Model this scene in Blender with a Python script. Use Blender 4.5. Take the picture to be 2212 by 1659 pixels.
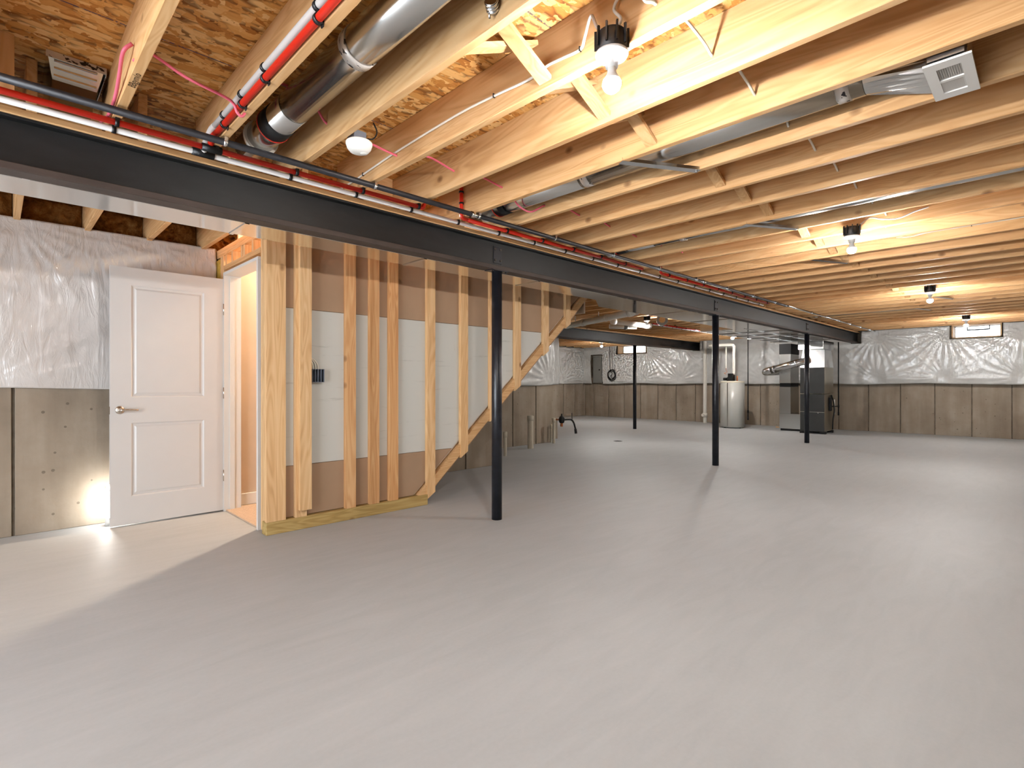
import bpy, bmesh, math, random
import numpy as np
from mathutils import Vector, Matrix
random.seed(7)
rng = np.random.default_rng(11)

# ------------------------------------------------------------------ scene, camera, world, exposure
for o in list(bpy.data.objects):
    bpy.data.objects.remove(o, do_unlink=True)
sc = bpy.context.scene
COL = sc.collection
CAM_H, YAW, FPX = 1.123, 0.7953, 1141.4
cd = bpy.data.cameras.new('camera')
cd.sensor_fit = 'HORIZONTAL'
cd.sensor_width = 36.0
cd.lens = FPX / 2212 * 36.0
cd.shift_y = -2.3 / 2212
cd.clip_start = 0.02
cam = bpy.data.objects.new('camera', cd)
COL.objects.link(cam)
cam.location = (0, 0, CAM_H)
cam.rotation_euler = (math.pi / 2, 0, YAW - math.pi / 2)
sc.camera = cam

world = bpy.data.worlds.new('world')
sc.world = world
world.use_nodes = True
bg = world.node_tree.nodes['Background']
bg.inputs[0].default_value = (0.90, 0.95, 1.0, 1)
bg.inputs[1].default_value = 14.0

sc.view_settings.view_transform = 'Standard'
sc.view_settings.look = 'None'
sc.view_settings.gamma = 1.0
sc.view_settings.use_curve_mapping = False
sc.view_settings.exposure = 0.48
cy = sc.cycles
cy.use_denoising = True
cy.max_bounces = 6
cy.diffuse_bounces = 4
cy.glossy_bounces = 3
cy.transmission_bounces = 4
cy.use_adaptive_sampling = True
cy.adaptive_threshold = 0.05
cy.use_light_tree = False
cy.adaptive_min_samples = 12
cy.sample_clamp_indirect = 6.0
cy.caustics_reflective = False
cy.caustics_refractive = False

BULB = 1850.0         # radiance of the glowing dome of a bulb
FILL = 165.0           # power of the added fill behind the camera (W)

def fill_light(name, loc, rot, sx, sy, power, color=(0.86, 0.93, 1.0)):
    l = bpy.data.lights.new(name, 'AREA')
    l.shape = 'RECTANGLE'; l.size = sx; l.size_y = sy
    l.energy = power; l.color = color
    o = bpy.data.objects.new(name, l); COL.objects.link(o)
    o.location = loc; o.rotation_euler = rot
    return o
fill_light('fill_light_behind', (-2.98, 1.9, 1.07), (0, math.radians(-90), 0), 1.95, 3.5, FILL)  # unseen area light added behind the camera as soft frontal fill

# ------------------------------------------------------------------ material helpers
def lin(r, g, b):
    f = lambda c: (c / 255 / 12.92) if c / 255 <= 0.04045 else ((c / 255 + 0.055) / 1.055) ** 2.4
    return (f(r), f(g), f(b), 1)

class NT:
    def __init__(s, name):
        s.m = bpy.data.materials.new(name); s.m.use_nodes = True
        s.t = s.m.node_tree; s.b = s.t.nodes['Principled BSDF']
    def n(s, kind, **kw):
        nd = s.t.nodes.new(kind)
        for k, v in kw.items():
            if k == 'i':
                for a, b in v.items():
                    nd.inputs[a].default_value = b
            else:
                setattr(nd, k, v)
        return nd
    def l(s, a, b): s.t.links.new(a, b)
    def coords(s, scale=(1, 1, 1), rot=(0, 0, 0), rnd=True, kind='Object'):
        tc = s.n('ShaderNodeTexCoord')
        mp = s.n('ShaderNodeMapping')
        mp.inputs['Scale'].default_value = scale
        mp.inputs['Rotation'].default_value = rot
        src = tc.outputs[kind]
        if rnd:
            oi = s.n('ShaderNodeObjectInfo')
            mu = s.n('ShaderNodeVectorMath', operation='MULTIPLY')
            cb = s.n('ShaderNodeCombineXYZ')
            for i in range(3): s.l(oi.outputs['Random'], cb.inputs[i])
            s.l(cb.outputs[0], mu.inputs[0]); mu.inputs[1].default_value = (37, 53, 71)
            ad = s.n('ShaderNodeVectorMath', operation='ADD')
            s.l(src, ad.inputs[0]); s.l(mu.outputs[0], ad.inputs[1])
            src = ad.outputs[0]
        s.l(src, mp.inputs['Vector'])
        return mp.outputs[0]
    def noise(s, vec, scale=5, detail=4, rough=0.55, dist=0.0):
        n = s.n('ShaderNodeTexNoise'); s.l(vec, n.inputs['Vector'])
        n.inputs['Scale'].default_value = scale; n.inputs['Detail'].default_value = detail
        n.inputs['Roughness'].default_value = rough; n.inputs['Distortion'].default_value = dist
        return n.outputs['Fac']
    def ramp(s, fac, stops, interp='LINEAR'):
        r = s.n('ShaderNodeValToRGB'); s.l(fac, r.inputs[0])
        e = r.color_ramp.elements; r.color_ramp.interpolation = interp
        while len(e) < len(stops): e.new(0.5)
        for el, (p, c) in zip(e, stops):
            el.position = p; el.color = c if len(c) == 4 else (*c, 1)
        return r.outputs[0]
    def mix(s, fac, a, b, mode='MIX'):
        m = s.n('ShaderNodeMix', data_type='RGBA', blend_type=mode)
        for sock, v in ((m.inputs[0], fac), (m.inputs[6], a), (m.inputs[7], b)):
            if hasattr(v, 'links') or hasattr(v, 'is_linked'): s.l(v, sock)
            else: sock.default_value = v
        return m.outputs[2]
    def math(s, op, a, b=None, clamp=False):
        m = s.n('ShaderNodeMath', operation=op, use_clamp=clamp)
        for sock, v in zip(m.inputs, (a, b)):
            if v is None: continue
            if hasattr(v, 'is_linked'): s.l(v, sock)
            else: sock.default_value = v
        return m.outputs[0]
    def bump(s, h, strength=0.2, dist=0.01):
        b = s.n('ShaderNodeBump'); s.l(h, b.inputs['Height'])
        b.inputs['Strength'].default_value = strength; b.inputs['Distance'].default_value = dist
        s.l(b.outputs[0], s.b.inputs['Normal'])
    def set(s, color=None, rough=None, metal=None, spec=None, **kw):
        for key, v in (('Base Color', color), ('Roughness', rough), ('Metallic', metal), ('Specular IOR Level', spec)):
            if v is None: continue
            if hasattr(v, 'is_linked'): s.l(v, s.b.inputs[key])
            else: s.b.inputs[key].default_value = v
        for k, v in kw.items(): s.b.inputs[k].default_value = v
        return s.m

M = {}
def wood(name, axis, light, mid, dark, knots=0.5, rough=0.62, thin=0):
    t = NT(name)
    sc_g = [22, 22, 22]; sc_g[axis] = 0.9
    sc_k = [5.2, 5.2, 5.2]; sc_k[axis] = 3.6; sc_k[thin] = 0.7
    g = t.noise(t.coords(sc_g), 1.0, 3, 0.6, 0.6)
    big = [5, 5, 5]; big[axis] = 0.45
    g2 = t.noise(t.coords(big), 1.6, 1, 0.5, 1.6)
    band = t.math('SINE', t.math('MULTIPLY', g2, 46.0))
    band = t.math('ADD', t.math('MULTIPLY', band, 0.5), 0.5)
    fac = t.math('ADD', t.math('MULTIPLY', g, 0.65), t.math('MULTIPLY', band, 0.22))
    col = t.ramp(fac, [(0.22, light), (0.5, mid), (0.85, dark)])
    oi = t.n('ShaderNodeObjectInfo')
    tint = t.ramp(oi.outputs['Random'], [(0.0, (0.93, 0.91, 0.88)), (0.5, (1, 1, 1)), (1.0, (1.0, 0.95, 0.88))])
    col = t.mix(1.0, col, tint, 'MULTIPLY')
    v = t.n('ShaderNodeTexVoronoi', feature='F1'); t.l(t.coords(sc_k), v.inputs['Vector'])
    v.inputs['Scale'].default_value = 1.0
    sepn = t.n('ShaderNodeSeparateColor'); t.l(v.outputs['Color'], sepn.inputs[0])
    vis = t.math('LESS_THAN', sepn.outputs[0], knots)
    k = t.ramp(v.outputs['Distance'], [(0.04, (1, 1, 1)), (0.085, (0.6, 0.6, 0.6)), (0.13, (0, 0, 0))])
    k = t.math('MULTIPLY', k, vis)
    col = t.mix(t.math('MULTIPLY', k, 0.75), col, lin(112, 66, 30))
    t.bump(fac, 0.15, 0.004)
    return t.set(col, rough, spec=0.25)
PINE = dict(light=lin(224, 186, 138), mid=lin(212, 168, 118), dark=lin(178, 130, 80))
M['wood_x'] = wood('pine along x', 0, thin=1, **PINE)
M['wood_y'] = wood('pine along y', 1, thin=0, knots=0.7, **PINE)
M['wood_z'] = wood('pine along z', 2, light=lin(232, 198, 152), mid=lin(220, 180, 132), dark=lin(184, 136, 88), knots=0.7, thin=1)
M['wood_red'] = wood('reddish pine along z', 2, light=lin(222, 180, 132), mid=lin(208, 158, 108), dark=lin(170, 116, 70), knots=0.6, thin=1)
M['wood_green'] = wood('treated pine', 0, light=lin(196, 172, 116), mid=lin(176, 148, 92), dark=lin(128, 106, 58), knots=0.6, thin=1)

def osb():
    t = NT('oriented strand board')
    vec = t.coords((1, 1, 1), rnd=False)
    wob = t.n('ShaderNodeTexNoise'); t.l(vec, wob.inputs['Vector']); wob.inputs['Scale'].default_value = 9
    add = t.n('ShaderNodeVectorMath', operation='ADD')
    scl = t.n('ShaderNodeVectorMath', operation='SCALE'); scl.inputs['Scale'].default_value = 0.06
    t.l(wob.outputs['Color'], scl.inputs[0]); t.l(vec, add.inputs[0]); t.l(scl.outputs[0], add.inputs[1])
    cols, edges = [], []
    for rot, s in ((0.12, (6.5, 27, 1)), (-0.35, (7.5, 30, 1)), (0.55, (9, 28, 1))):
        mp = t.n('ShaderNodeMapping'); mp.inputs['Rotation'].default_value = (0, 0, rot); mp.inputs['Scale'].default_value = s
        t.l(add.outputs[0], mp.inputs[0])
        v = t.n('ShaderNodeTexVoronoi', feature='F1', voronoi_dimensions='2D'); t.l(mp.outputs[0], v.inputs['Vector']); v.inputs['Scale'].default_value = 1
        sp = t.n('ShaderNodeSeparateColor'); t.l(v.outputs['Color'], sp.inputs[0])
        cols.append(sp.outputs[0]); edges.append(v.outputs['Distance'])
    a = t.noise(vec, 14, 2)
    m1 = t.math('GREATER_THAN', a, 0.5)
    b = t.noise(t.coords((1, 1, 1), (0, 0, 1), rnd=False), 19, 2)
    m2 = t.math('GREATER_THAN', b, 0.56)
    f = t.mix(m1, cols[0], cols[1]); f = t.mix(m2, f, cols[2])
    e = t.mix(m1, edges[0], edges[1]); e = t.mix(m2, e, edges[2])
    fine = t.noise(t.coords((20, 120, 1), rnd=False), 1.0, 3)
    f2 = t.math('ADD', t.math('MULTIPLY', f, 0.8), t.math('MULTIPLY', fine, 0.3))
    col = t.ramp(f2, [(0.08, lin(168, 104, 44)), (0.35, lin(208, 148, 76)), (0.6, lin(224, 170, 100)), (0.95, lin(240, 202, 140))])
    gap = t.ramp(e, [(0.5, (0, 0, 0)), (0.75, (1, 1, 1))])
    col = t.mix(t.math('MULTIPLY', gap, 0.7), col, lin(96, 50, 16))
    # printed blue chalk line along x at y = 2.59 and its parallel 1.22 m on
    tc = t.n('ShaderNodeTexCoord'); sx = t.n('ShaderNodeSeparateXYZ'); t.l(tc.outputs['Object'], sx.inputs[0])
    d = t.math('ABSOLUTE', t.math('SUBTRACT', t.math('ABSOLUTE', t.math('SUBTRACT', sx.outputs[1], 2.0)), 0.59))
    ln = t.math('MULTIPLY', t.math('LESS_THAN', d, 0.004), t.math('GREATER_THAN', t.noise(t.coords((60, 60, 1), rnd=False), 1, 2), 0.42))
    col = t.mix(t.math('MULTIPLY', ln, 0.8), col, lin(60, 62, 96))
    t.bump(f, 0.35, 0.004)
    return t.set(col, 0.7, spec=0.25)
M['osb'] = osb()

def concrete_wall():
    t = NT('poured concrete wall')
    vec = t.coords((1, 1, 1))
    a = t.noise(vec, 1.6, 6, 0.6)
    b = t.noise(t.coords((6, 6, 0.7)), 1.0, 4)
    f = t.math('ADD', t.math('MULTIPLY', a, 0.6), t.math('MULTIPLY', b, 0.4))
    col = t.ramp(f, [(0.28, lin(123, 110, 95)), (0.5, lin(150, 137, 121)), (0.72, lin(172, 161, 146))])
    v = t.n('ShaderNodeTexVoronoi'); t.l(vec, v.inputs['Vector']); v.inputs['Scale'].default_value = 13
    sp = t.n('ShaderNodeSeparateColor'); t.l(v.outputs['Color'], sp.inputs[0])
    pit = t.math('MULTIPLY', t.math('LESS_THAN', v.outputs['Distance'], t.math('MULTIPLY', sp.outputs[1], 0.17)), t.math('LESS_THAN', sp.outputs[0], 0.4))
    col = t.mix(t.math('MULTIPLY', pit, 0.6), col, lin(84, 74, 62))
    h = t.math('SUBTRACT', t.noise(vec, 30, 4), pit)
    t.bump(h, 0.3, 0.004)
    return t.set(col, 0.8, spec=0.25)
M['concrete'] = concrete_wall()
def joint_mat():
    t = NT('dark concrete in form joints')
    col = t.ramp(t.noise(t.coords((1, 1, 1)), 6, 4), [(0.3, lin(92, 82, 70)), (0.7, lin(124, 114, 100))])
    return t.set(col, 0.9, spec=0.2)
M['joint'] = joint_mat()

def floor_mat():
    t = NT('troweled concrete floor')
    vec = t.coords((1, 1, 1), rnd=False)
    a = t.noise(vec, 0.55, 5, 0.55, 0.6)
    b = t.noise(t.coords((1.5, 7, 1), (0, 0, 0.5), rnd=False), 1.2, 5, 0.6, 1.2)
    c = t.noise(vec, 60, 3)
    f = t.math('ADD', t.math('ADD', t.math('MULTIPLY', a, 0.55), t.math('MULTIPLY', b, 0.32)), t.math('MULTIPLY', c, 0.13))
    col = t.ramp(f, [(0.30, lin(163, 165, 166)), (0.5, lin(174, 176, 177)), (0.72, lin(184, 186, 187))])
    sp = t.noise(t.coords((1, 3, 1), (0, 0, 0.3), rnd=False), 5, 6, 0.7)
    col = t.mix(t.ramp(sp, [(0.68, (0, 0, 0)), (0.8, (0.35, 0.35, 0.35))]), col, lin(198, 199, 200))
    rough = t.ramp(a, [(0.3, (0.5, 0.5, 0.5)), (0.7, (0.62, 0.62, 0.62))])
    t.bump(t.math('ADD', b, t.math('MULTIPLY', c, 0.3)), 0.06, 0.01)
    return t.set(col, rough, spec=0.35)
M['floor'] = floor_mat()

def plastic_sheet(name, tint, crk=((9, 9, 3), 0.22)):
    t = NT(name)
    vec = t.coords((1, 1, 1))
    a = t.noise(vec, 2.2, 4)
    col = t.mix(t.ramp(a, [(0.35, (0, 0, 0)), (0.7, (1, 1, 1))]), tint[0], tint[1])
    b = t.noise(t.coords(crk[0]), 1.0, 4, 0.6, 2.0)
    t.bump(b, crk[1], 0.02)
    return t.set(col, 0.2, spec=0.6)
M['poly'] = plastic_sheet('clear poly over batts', (lin(196, 196, 193), lin(214, 214, 212)))
M['poly_left'] = plastic_sheet('clear poly over pink batts', (lin(200, 194, 190), lin(212, 208, 205)), ((13, 13, 3.2), 0.42))

def steel_black(name, c0, c1, rough=0.45):
    t = NT(name)
    a = t.noise(t.coords((2, 2, 6)), 3, 5)
    col = t.ramp(a, [(0.3, c0), (0.7, c1)])
    return t.set(col, rough, spec=0.4)
M['steel'] = steel_black('black mill steel', lin(22, 22, 22), lin(31, 31, 32))
M['steel_rust'] = steel_black('brown mill steel edge', lin(56, 46, 41), lin(72, 60, 54), 0.6)
M['post'] = steel_black('black painted post', lin(22, 23, 28), lin(34, 35, 42), 0.4)

def metal(name, base, rough, spang=0.06):
    t = NT(name)
    v = t.n('ShaderNodeTexVoronoi'); t.l(t.coords((1, 1, 1)), v.inputs['Vector']); v.inputs['Scale'].default_value = 28
    sp = t.n('ShaderNodeSeparateColor'); t.l(v.outputs['Color'], sp.inputs[0])
    r = t.math('ADD', t.math('MULTIPLY', sp.outputs[0], spang), rough)
    return t.set(base, r, metal=1.0)
M['galv'] = metal('galvanised sheet', lin(210, 210, 208), 0.2, 0.0)
M['galv_trunk'] = metal('smooth galvanised sheet', lin(214, 211, 206), 0.11, 0.0)
M['galv_bright'] = metal('bright galvanised clip', lin(222, 224, 226), 0.22, 0.0)
M['nickel'] = metal('satin nickel', lin(196, 186, 174), 0.26, 0.0)

def plain(name, c, rough=0.5, spec=0.4, var=0.06, metal_=0.0, scale=8):
    t = NT(name)
    a = t.noise(t.coords((1, 1, 1)), scale, 3)
    lo = tuple(max(0, x * (1 - var)) for x in c[:3]) + (1,)
    hi = tuple(min(1, x * (1 + var)) for x in c[:3]) + (1,)
    return t.set(t.ramp(a, [(0.3, lo), (0.7, hi)]), rough, metal_, spec)
M['door'] = plain('white door paint', lin(206, 205, 204), 0.38, 0.4, 0.01)
M['trim'] = plain('white trim paint', lin(222, 221, 218), 0.4, 0.4, 0.01)
M['beige'] = plain('beige wall paint', lin(206, 188, 168), 0.7, 0.3, 0.02)
M['brown_board'] = plain('brown board paper', lin(170, 142, 116), 0.75, 0.25, 0.06, scale=3)
def white_board():
    t = NT('white board back')
    a = t.noise(t.coords((2.0, 2, 26)), 1.0, 5, 0.65)
    sc_ = t.ramp(a, [(0.63, (0, 0, 0)), (0.75, (0.6, 0.6, 0.6))])
    b = t.noise(t.coords((9, 9, 2.2)), 1.0, 4, 0.6)
    br = t.ramp(b, [(0.70, (0, 0, 0)), (0.78, (0.55, 0.55, 0.55))])
    col = t.mix(sc_, lin(206, 206, 200), lin(158, 158, 152))
    col = t.mix(br, col, lin(170, 138, 104))
    return t.set(col, 0.7, spec=0.3)
M['white_board'] = white_board()
M['carpet'] = plain('tan carpet', lin(196, 172, 150), 0.95, 0.1, 0.14, scale=90)
M['pex_red'] = plain('red pex', lin(214, 44, 26), 0.35, 0.45, 0.04)
M['pex_white'] = plain('white pex', lin(226, 222, 218), 0.4, 0.4, 0.03)
M['pipe_black'] = plain('black pipe', lin(38, 38, 42), 0.42, 0.45, 0.1)
M['clip_black'] = plain('black plastic clip', lin(20, 20, 22), 0.5, 0.4)
M['rubber'] = plain('black rubber', lin(26, 26, 26), 0.6, 0.3)
M['pvc'] = plain('white pvc', lin(228, 224, 214), 0.4, 0.4, 0.03)
M['pvc_old'] = plain('dusty white pvc', lin(196, 188, 170), 0.5, 0.35, 0.06)
M['pink'] = plain('pink cable jacket', lin(226, 106, 128), 0.5, 0.35, 0.05)
M['romex'] = plain('white cable jacket', lin(230, 224, 212), 0.5, 0.35, 0.03)
M['lamp_white'] = plain('white lampholder', lin(238, 238, 236), 0.35, 0.45, 0.01)
M['detector'] = plain('white detector plastic', lin(236, 235, 230), 0.4, 0.4, 0.01)
M['yellow'] = plain('yellow connector', lin(216, 196, 40), 0.5, 0.4)
M['grey_box'] = plain('blue grey box plastic', lin(112, 118, 130), 0.5, 0.4)
M['panel_grey'] = plain('grey enamel', lin(128, 128, 124), 0.45, 0.4, 0.02)
M['tank'] = plain('grey tank enamel', lin(166, 166, 160), 0.3, 0.45, 0.02)
M['furnace'] = plain('charcoal enamel', lin(52, 52, 50), 0.4, 0.4, 0.06)
M['furnace_side'] = metal('furnace side sheet', lin(176, 170, 156), 0.34, 0.02)
M['diffuser'] = plain('white register enamel', lin(228, 226, 222), 0.4, 0.4, 0.01)
M['diffuser_dim'] = plain('grey register damper', lin(176, 172, 166), 0.5, 0.3, 0.02)
M['ink'] = plain('black marker ink', lin(48, 36, 26), 0.8, 0.1)
M['copper'] = plain('copper wire', lin(176, 104, 58), 0.4, 0.5)
def batt():
    t = NT('brown batt insulation')
    a = t.noise(t.coords((1, 1, 1)), 16, 6, 0.7)
    t.bump(a, 0.8, 0.02)
    return t.set(t.ramp(a, [(0.3, lin(96, 60, 26)), (0.55, lin(150, 104, 54)), (0.75, lin(184, 138, 84))]), 0.95, spec=0.1)
M['batt'] = batt()
M['yellow_batt'] = plain('yellow batt', lin(196, 158, 74), 0.95, 0.1, 0.2, scale=30)
def tape():
    t = NT('printed foil tape')
    a = t.noise(t.coords((28, 70, 40)), 1.0, 2)
    col = t.mix(t.ramp(a, [(0.60, (0, 0, 0)), (0.63, (1, 1, 1))]), lin(204, 198, 192), lin(52, 46, 48))
    return t.set(col, 0.4, 0.4, 0.5)
M['tape'] = tape()
def glow(name, color, strength):
    t = NT(name)
    t.b.inputs['Base Color'].default_value = (0.9, 0.9, 0.9, 1)
    t.b.inputs['Emission Color'].default_value = (*color, 1)
    t.b.inputs['Emission Strength'].default_value = strength
    return t.m
M['bulb'] = glow('lit bulb', (1.0, 0.965, 0.93), BULB)
M['lamp_warm'] = glow('lit warm globe', (1.0, 0.79, 0.58), 1250.0)
M['lamp_low'] = glow('lit white tube', (1.0, 0.97, 0.92), 60.0)
def glass():
    t = NT('window glass')
    return t.set((0.95, 0.97, 1, 1), 0.02, spec=0.5, **{'Transmission Weight': 1.0, 'IOR': 1.05})
M['glass'] = glass()

# ------------------------------------------------------------------ mesh helpers
def new(name, bm, mat, parent=None, loc=(0, 0, 0), smooth=False, mats=None):
    me = bpy.data.meshes.new(name)
    if smooth:
        for f in bm.faces: f.smooth = True
    bm.to_mesh(me); bm.free()
    for m in (mats or [mat]): me.materials.append(M[m] if isinstance(m, str) else m)
    o = bpy.data.objects.new(name, me); COL.objects.link(o)
    o.location = loc
    if parent: o.parent = parent
    return o
def inst(src, name=None, parent=None, loc=None, rot=None):
    o = bpy.data.objects.new(name or src.name.split('.')[0], src.data); COL.objects.link(o)
    if parent: o.parent = parent
    if loc is not None: o.location = loc
    if rot is not None: o.rotation_euler = rot
    return o
def tag(o, label=None, cat=None, group=None, kind=None):
    if label: o['label'] = label
    if cat: o['category'] = cat
    if group: o['group'] = group
    if kind: o['kind'] = kind
    return o
def empty(name, loc=(0, 0, 0)):
    o = bpy.data.objects.new(name, None); o.empty_display_size = 0.1
    COL.objects.link(o); o.location = loc
    return o
def thing(name, label, cat, loc=(0, 0, 0), group=None):
    return tag(empty(name, loc), label, cat, group)
def box(bm, x0, x1, y0, y1, z0, z1, bev=0.0):
    r = bmesh.ops.create_cube(bm, size=1.0)
    for v in r['verts']:
        v.co = ((x0 + x1) / 2 + v.co.x * (x1 - x0), (y0 + y1) / 2 + v.co.y * (y1 - y0), (z0 + z1) / 2 + v.co.z * (z1 - z0))
    if bev:
        es = {e for v in r['verts'] for e in v.link_edges}
        bmesh.ops.bevel(bm, geom=list(es), offset=bev, segments=1, affect='EDGES')
    return bm
def B(*a, bev=0.0):
    return box(bmesh.new(), *a, bev=bev)
def frame(d):
    d = d.normalized()
    up = Vector((0, 0, 1)) if abs(d.z) < 0.9 else Vector((1, 0, 0))
    u = d.cross(up).normalized(); v = u.cross(d).normalized()
    return u, v
def cyl(bm, p0, p1, r0, r1=None, seg=16, caps=True):
    p0, p1 = Vector(p0), Vector(p1); r1 = r0 if r1 is None else r1
    u, v = frame(p1 - p0)
    ra = [bm.verts.new(p0 + (u * math.cos(a) + v * math.sin(a)) * r0) for a in [2 * math.pi * i / seg for i in range(seg)]]
    rb = [bm.verts.new(p1 + (u * math.cos(a) + v * math.sin(a)) * r1) for a in [2 * math.pi * i / seg for i in range(seg)]]
    for i in range(seg):
        f = bm.faces.new((ra[i], ra[(i + 1) % seg], rb[(i + 1) % seg], rb[i])); f.smooth = True
    if caps:
        bm.faces.new(ra[::-1]); bm.faces.new(rb)
    return bm
def catmull(pts, n=6):
    P = [Vector(p) for p in pts]
    if len(P) < 3: return P
    out = []
    Q = [2 * P[0] - P[1]] + P + [2 * P[-1] - P[-2]]
    for i in range(1, len(Q) - 2):
        for k in range(n):
            t = k / n
            a, b, c, d = Q[i - 1], Q[i], Q[i + 1], Q[i + 2]
            out.append(0.5 * ((2 * b) + (c - a) * t + (2 * a - 5 * b + 4 * c - d) * t * t + (3 * b - a - 3 * c + d) * t ** 3))
    out.append(P[-1])
    return out
def tube(bm, pts, r, seg=10, smooth=True, n=6):
    P = catmull(pts, n) if smooth else [Vector(p) for p in pts]
    u = None; rings = []
    for i, p in enumerate(P):
        d = (P[min(i + 1, len(P) - 1)] - P[max(i - 1, 0)]).normalized()
        if u is None: u, v = frame(d)
        else:
            u = (u - d * u.dot(d)).normalized(); v = d.cross(u) * -1; v = u.cross(d)
        rr = r if not callable(r) else r(i / (len(P) - 1))
        rings.append([bm.verts.new(p + (u * math.cos(2 * math.pi * k / seg) + v * math.sin(2 * math.pi * k / seg)) * rr) for k in range(seg)])
    for a, b in zip(rings, rings[1:]):
        for k in range(seg):
            f = bm.faces.new((a[k], a[(k + 1) % seg], b[(k + 1) % seg], b[k])); f.smooth = True
    bm.faces.new(rings[0][::-1]); bm.faces.new(rings[-1])
    return bm
def lathe(bm, prof, c=(0, 0, 0), seg=24, smooth=True):
    """prof: list of (radius, z); closed at the ends when radius is 0"""
    rings = []
    for r, z in prof:
        if r < 1e-6: rings.append([bm.verts.new((c[0], c[1], c[2] + z))])
        else: rings.append([bm.verts.new((c[0] + r * math.cos(2 * math.pi * k / seg), c[1] + r * math.sin(2 * math.pi * k / seg), c[2] + z)) for k in range(seg)])
    for a, b in zip(rings, rings[1:]):
        for k in range(seg):
            k2 = (k + 1) % seg
            if len(a) == 1 and len(b) == 1: continue
            if len(a) == 1: f = bm.faces.new((a[0], b[k2], b[k]))
            elif len(b) == 1: f = bm.faces.new((a[k], a[k2], b[0]))
            else: f = bm.faces.new((a[k], a[k2], b[k2], b[k]))
            f.smooth = smooth
    return bm
def prism(bm, poly, axis, a, b):
    """extrude a polygon given in the two other axes along axis from a to b"""
    def mk(p, w):
        q = list(p); q.insert(axis, w); return bm.verts.new(q)
    A = [mk(p, a) for p in poly]; Bv = [mk(p, b) for p in poly]
    n = len(poly)
    bm.faces.new(A); bm.faces.new(Bv[::-1])
    for i in range(n): bm.faces.new((A[i], Bv[i], Bv[(i + 1) % n], A[(i + 1) % n]))
    bmesh.ops.recalc_face_normals(bm, faces=bm.faces[:])
    return bm
def beam_between(bm, p0, p1, w, t, upv=(0, 0, 1)):
    """rectangular bar from p0 to p1; w across, t along upv"""
    p0, p1 = Vector(p0), Vector(p1); d = (p1 - p0).normalized()
    u = d.cross(Vector(upv)).normalized(); v = u.cross(d).normalized()
    vs = [bm.verts.new(p + u * sx * w / 2 + v * sy * t / 2) for p in (p0, p1) for sx, sy in ((-1, -1), (1, -1), (1, 1), (-1, 1))]
    for idx in ((0, 3, 2, 1), (4, 5, 6, 7), (0, 1, 5, 4), (1, 2, 6, 5), (2, 3, 7, 6), (3, 0, 4, 7)):
        bm.faces.new([vs[i] for i in idx])
    return bm

# ------------------------------------------------------------------ dimensions
JB, JT = 2.318, 2.553            # joist underside / subfloor underside
Y_R, X_B = -0.55, -3.0           # wall to the right of the camera, wall behind it
X_F = 14.57                      # far wall
Y_L, Y_C, Y_D, Y_A = 5.33, 6.65, 7.0, 11.25
JS, J0 = 0.4064, 0.378           # joist spacing, near face of joist 0
nf = lambda k: J0 + JS * k

# ------------------------------------------------------------------ floor, ceiling, joists
fl = new('floor', B(X_B - 0.3, X_F + 0.3, Y_R - 0.3, Y_A + 0.3, -0.12, 0.0), 'floor')
tag(fl, 'troweled grey concrete slab floor', kind='structure')

bm = bmesh.new()
SX0, SX1, SY0, SY1 = 1.56, 5.05, 4.115, 5.17      # stair opening
for x0, x1, y0, y1 in ((X_B - 0.3, X_F + 0.3, Y_R - 0.3, SY0), (X_B - 0.3, SX0, SY0, Y_A + 0.3), (SX1, X_F + 0.3, SY0, Y_A + 0.3), (SX0, SX1, SY1, Y_A + 0.3)):
    box(bm, x0, x1, y0, y1, JT, JT + 0.02)
ceil = new('ceiling', bm, 'osb')
tag(ceil, 'oriented strand board subfloor on pine joists', kind='structure')

def joist_mesh(name, y0, y1):
    bm = B(-0.0, 0.038, y0, y1, JB, JT - 0.0005, bev=0.003)
    return bm
src = None
for k in range(-8, 35):
    if src is None:
        src = new('joist', joist_mesh('joist', Y_R, 3.26), 'wood_y', ceil, (nf(k), 0, 0))
    else: inst(src, 'joist', ceil, (nf(k), 0, 0))
def rear_x(k): return 0.10 + JS * k
srcs = {}
def rear_joist(x, y0, y1):
    key = (y0, y1)
    if key not in srcs: srcs[key] = new('joist', joist_mesh('joist', y0, y1), 'wood_y', ceil, (x, 0, 0))
    else: inst(srcs[key], 'joist', ceil, (x, 0, 0))
for k in range(-7, 36):
    x = rear_x(k)
    if x > X_F - 0.05: break
    if x < 1.43: rear_joist(x, 3.14, 5.52)
    elif x < 5.0: rear_joist(x, 3.14, SY0 - 0.002)
    elif x < 7.5: rear_joist(x, 3.14, Y_C + 0.1)
    else:
        rear_joist(x, 3.14, 7.18)
        if x > 8.15: rear_joist(x + 0.04, 7.06, Y_A + 0.1)

# wooden cross bridging in pairs between the front joists
def strut(p0, p1):
    new('bridging_strut', beam_between(bmesh.new(), p0, p1, 0.062, 0.019), 'wood_x', ceil)
skip = {1, 5, 9, 25}
for k in range(-3, 34):
    if k in skip: continue
    yb = 1.47
    x0, x1 = nf(k) + 0.038, nf(k + 1)
    strut((x0, yb - 0.036, JT - 0.03), (x1, yb - 0.036, JB + 0.03))
    strut((x0, yb + 0.036, JB + 0.03), (x1, yb + 0.036, JT - 0.03))
for k in range(20, 34):
    x0, x1 = rear_x(k) + 0.038, rear_x(k + 1)
    strut((x0, 5.0, JT - 0.03), (x1, 5.0, JB + 0.03))
# blocking left above the pipes
new('blocking', B(0.010 + 0.006, 0.06, 2.98, 3.02, JB, JT - 0.001), 'wood_z', ceil)
new('blocking', B(nf(3) + 0.04, nf(4) - 0.002, 3.24, 3.278, JB + 0.002, JT - 0.001), 'wood_x', ceil)
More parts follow.
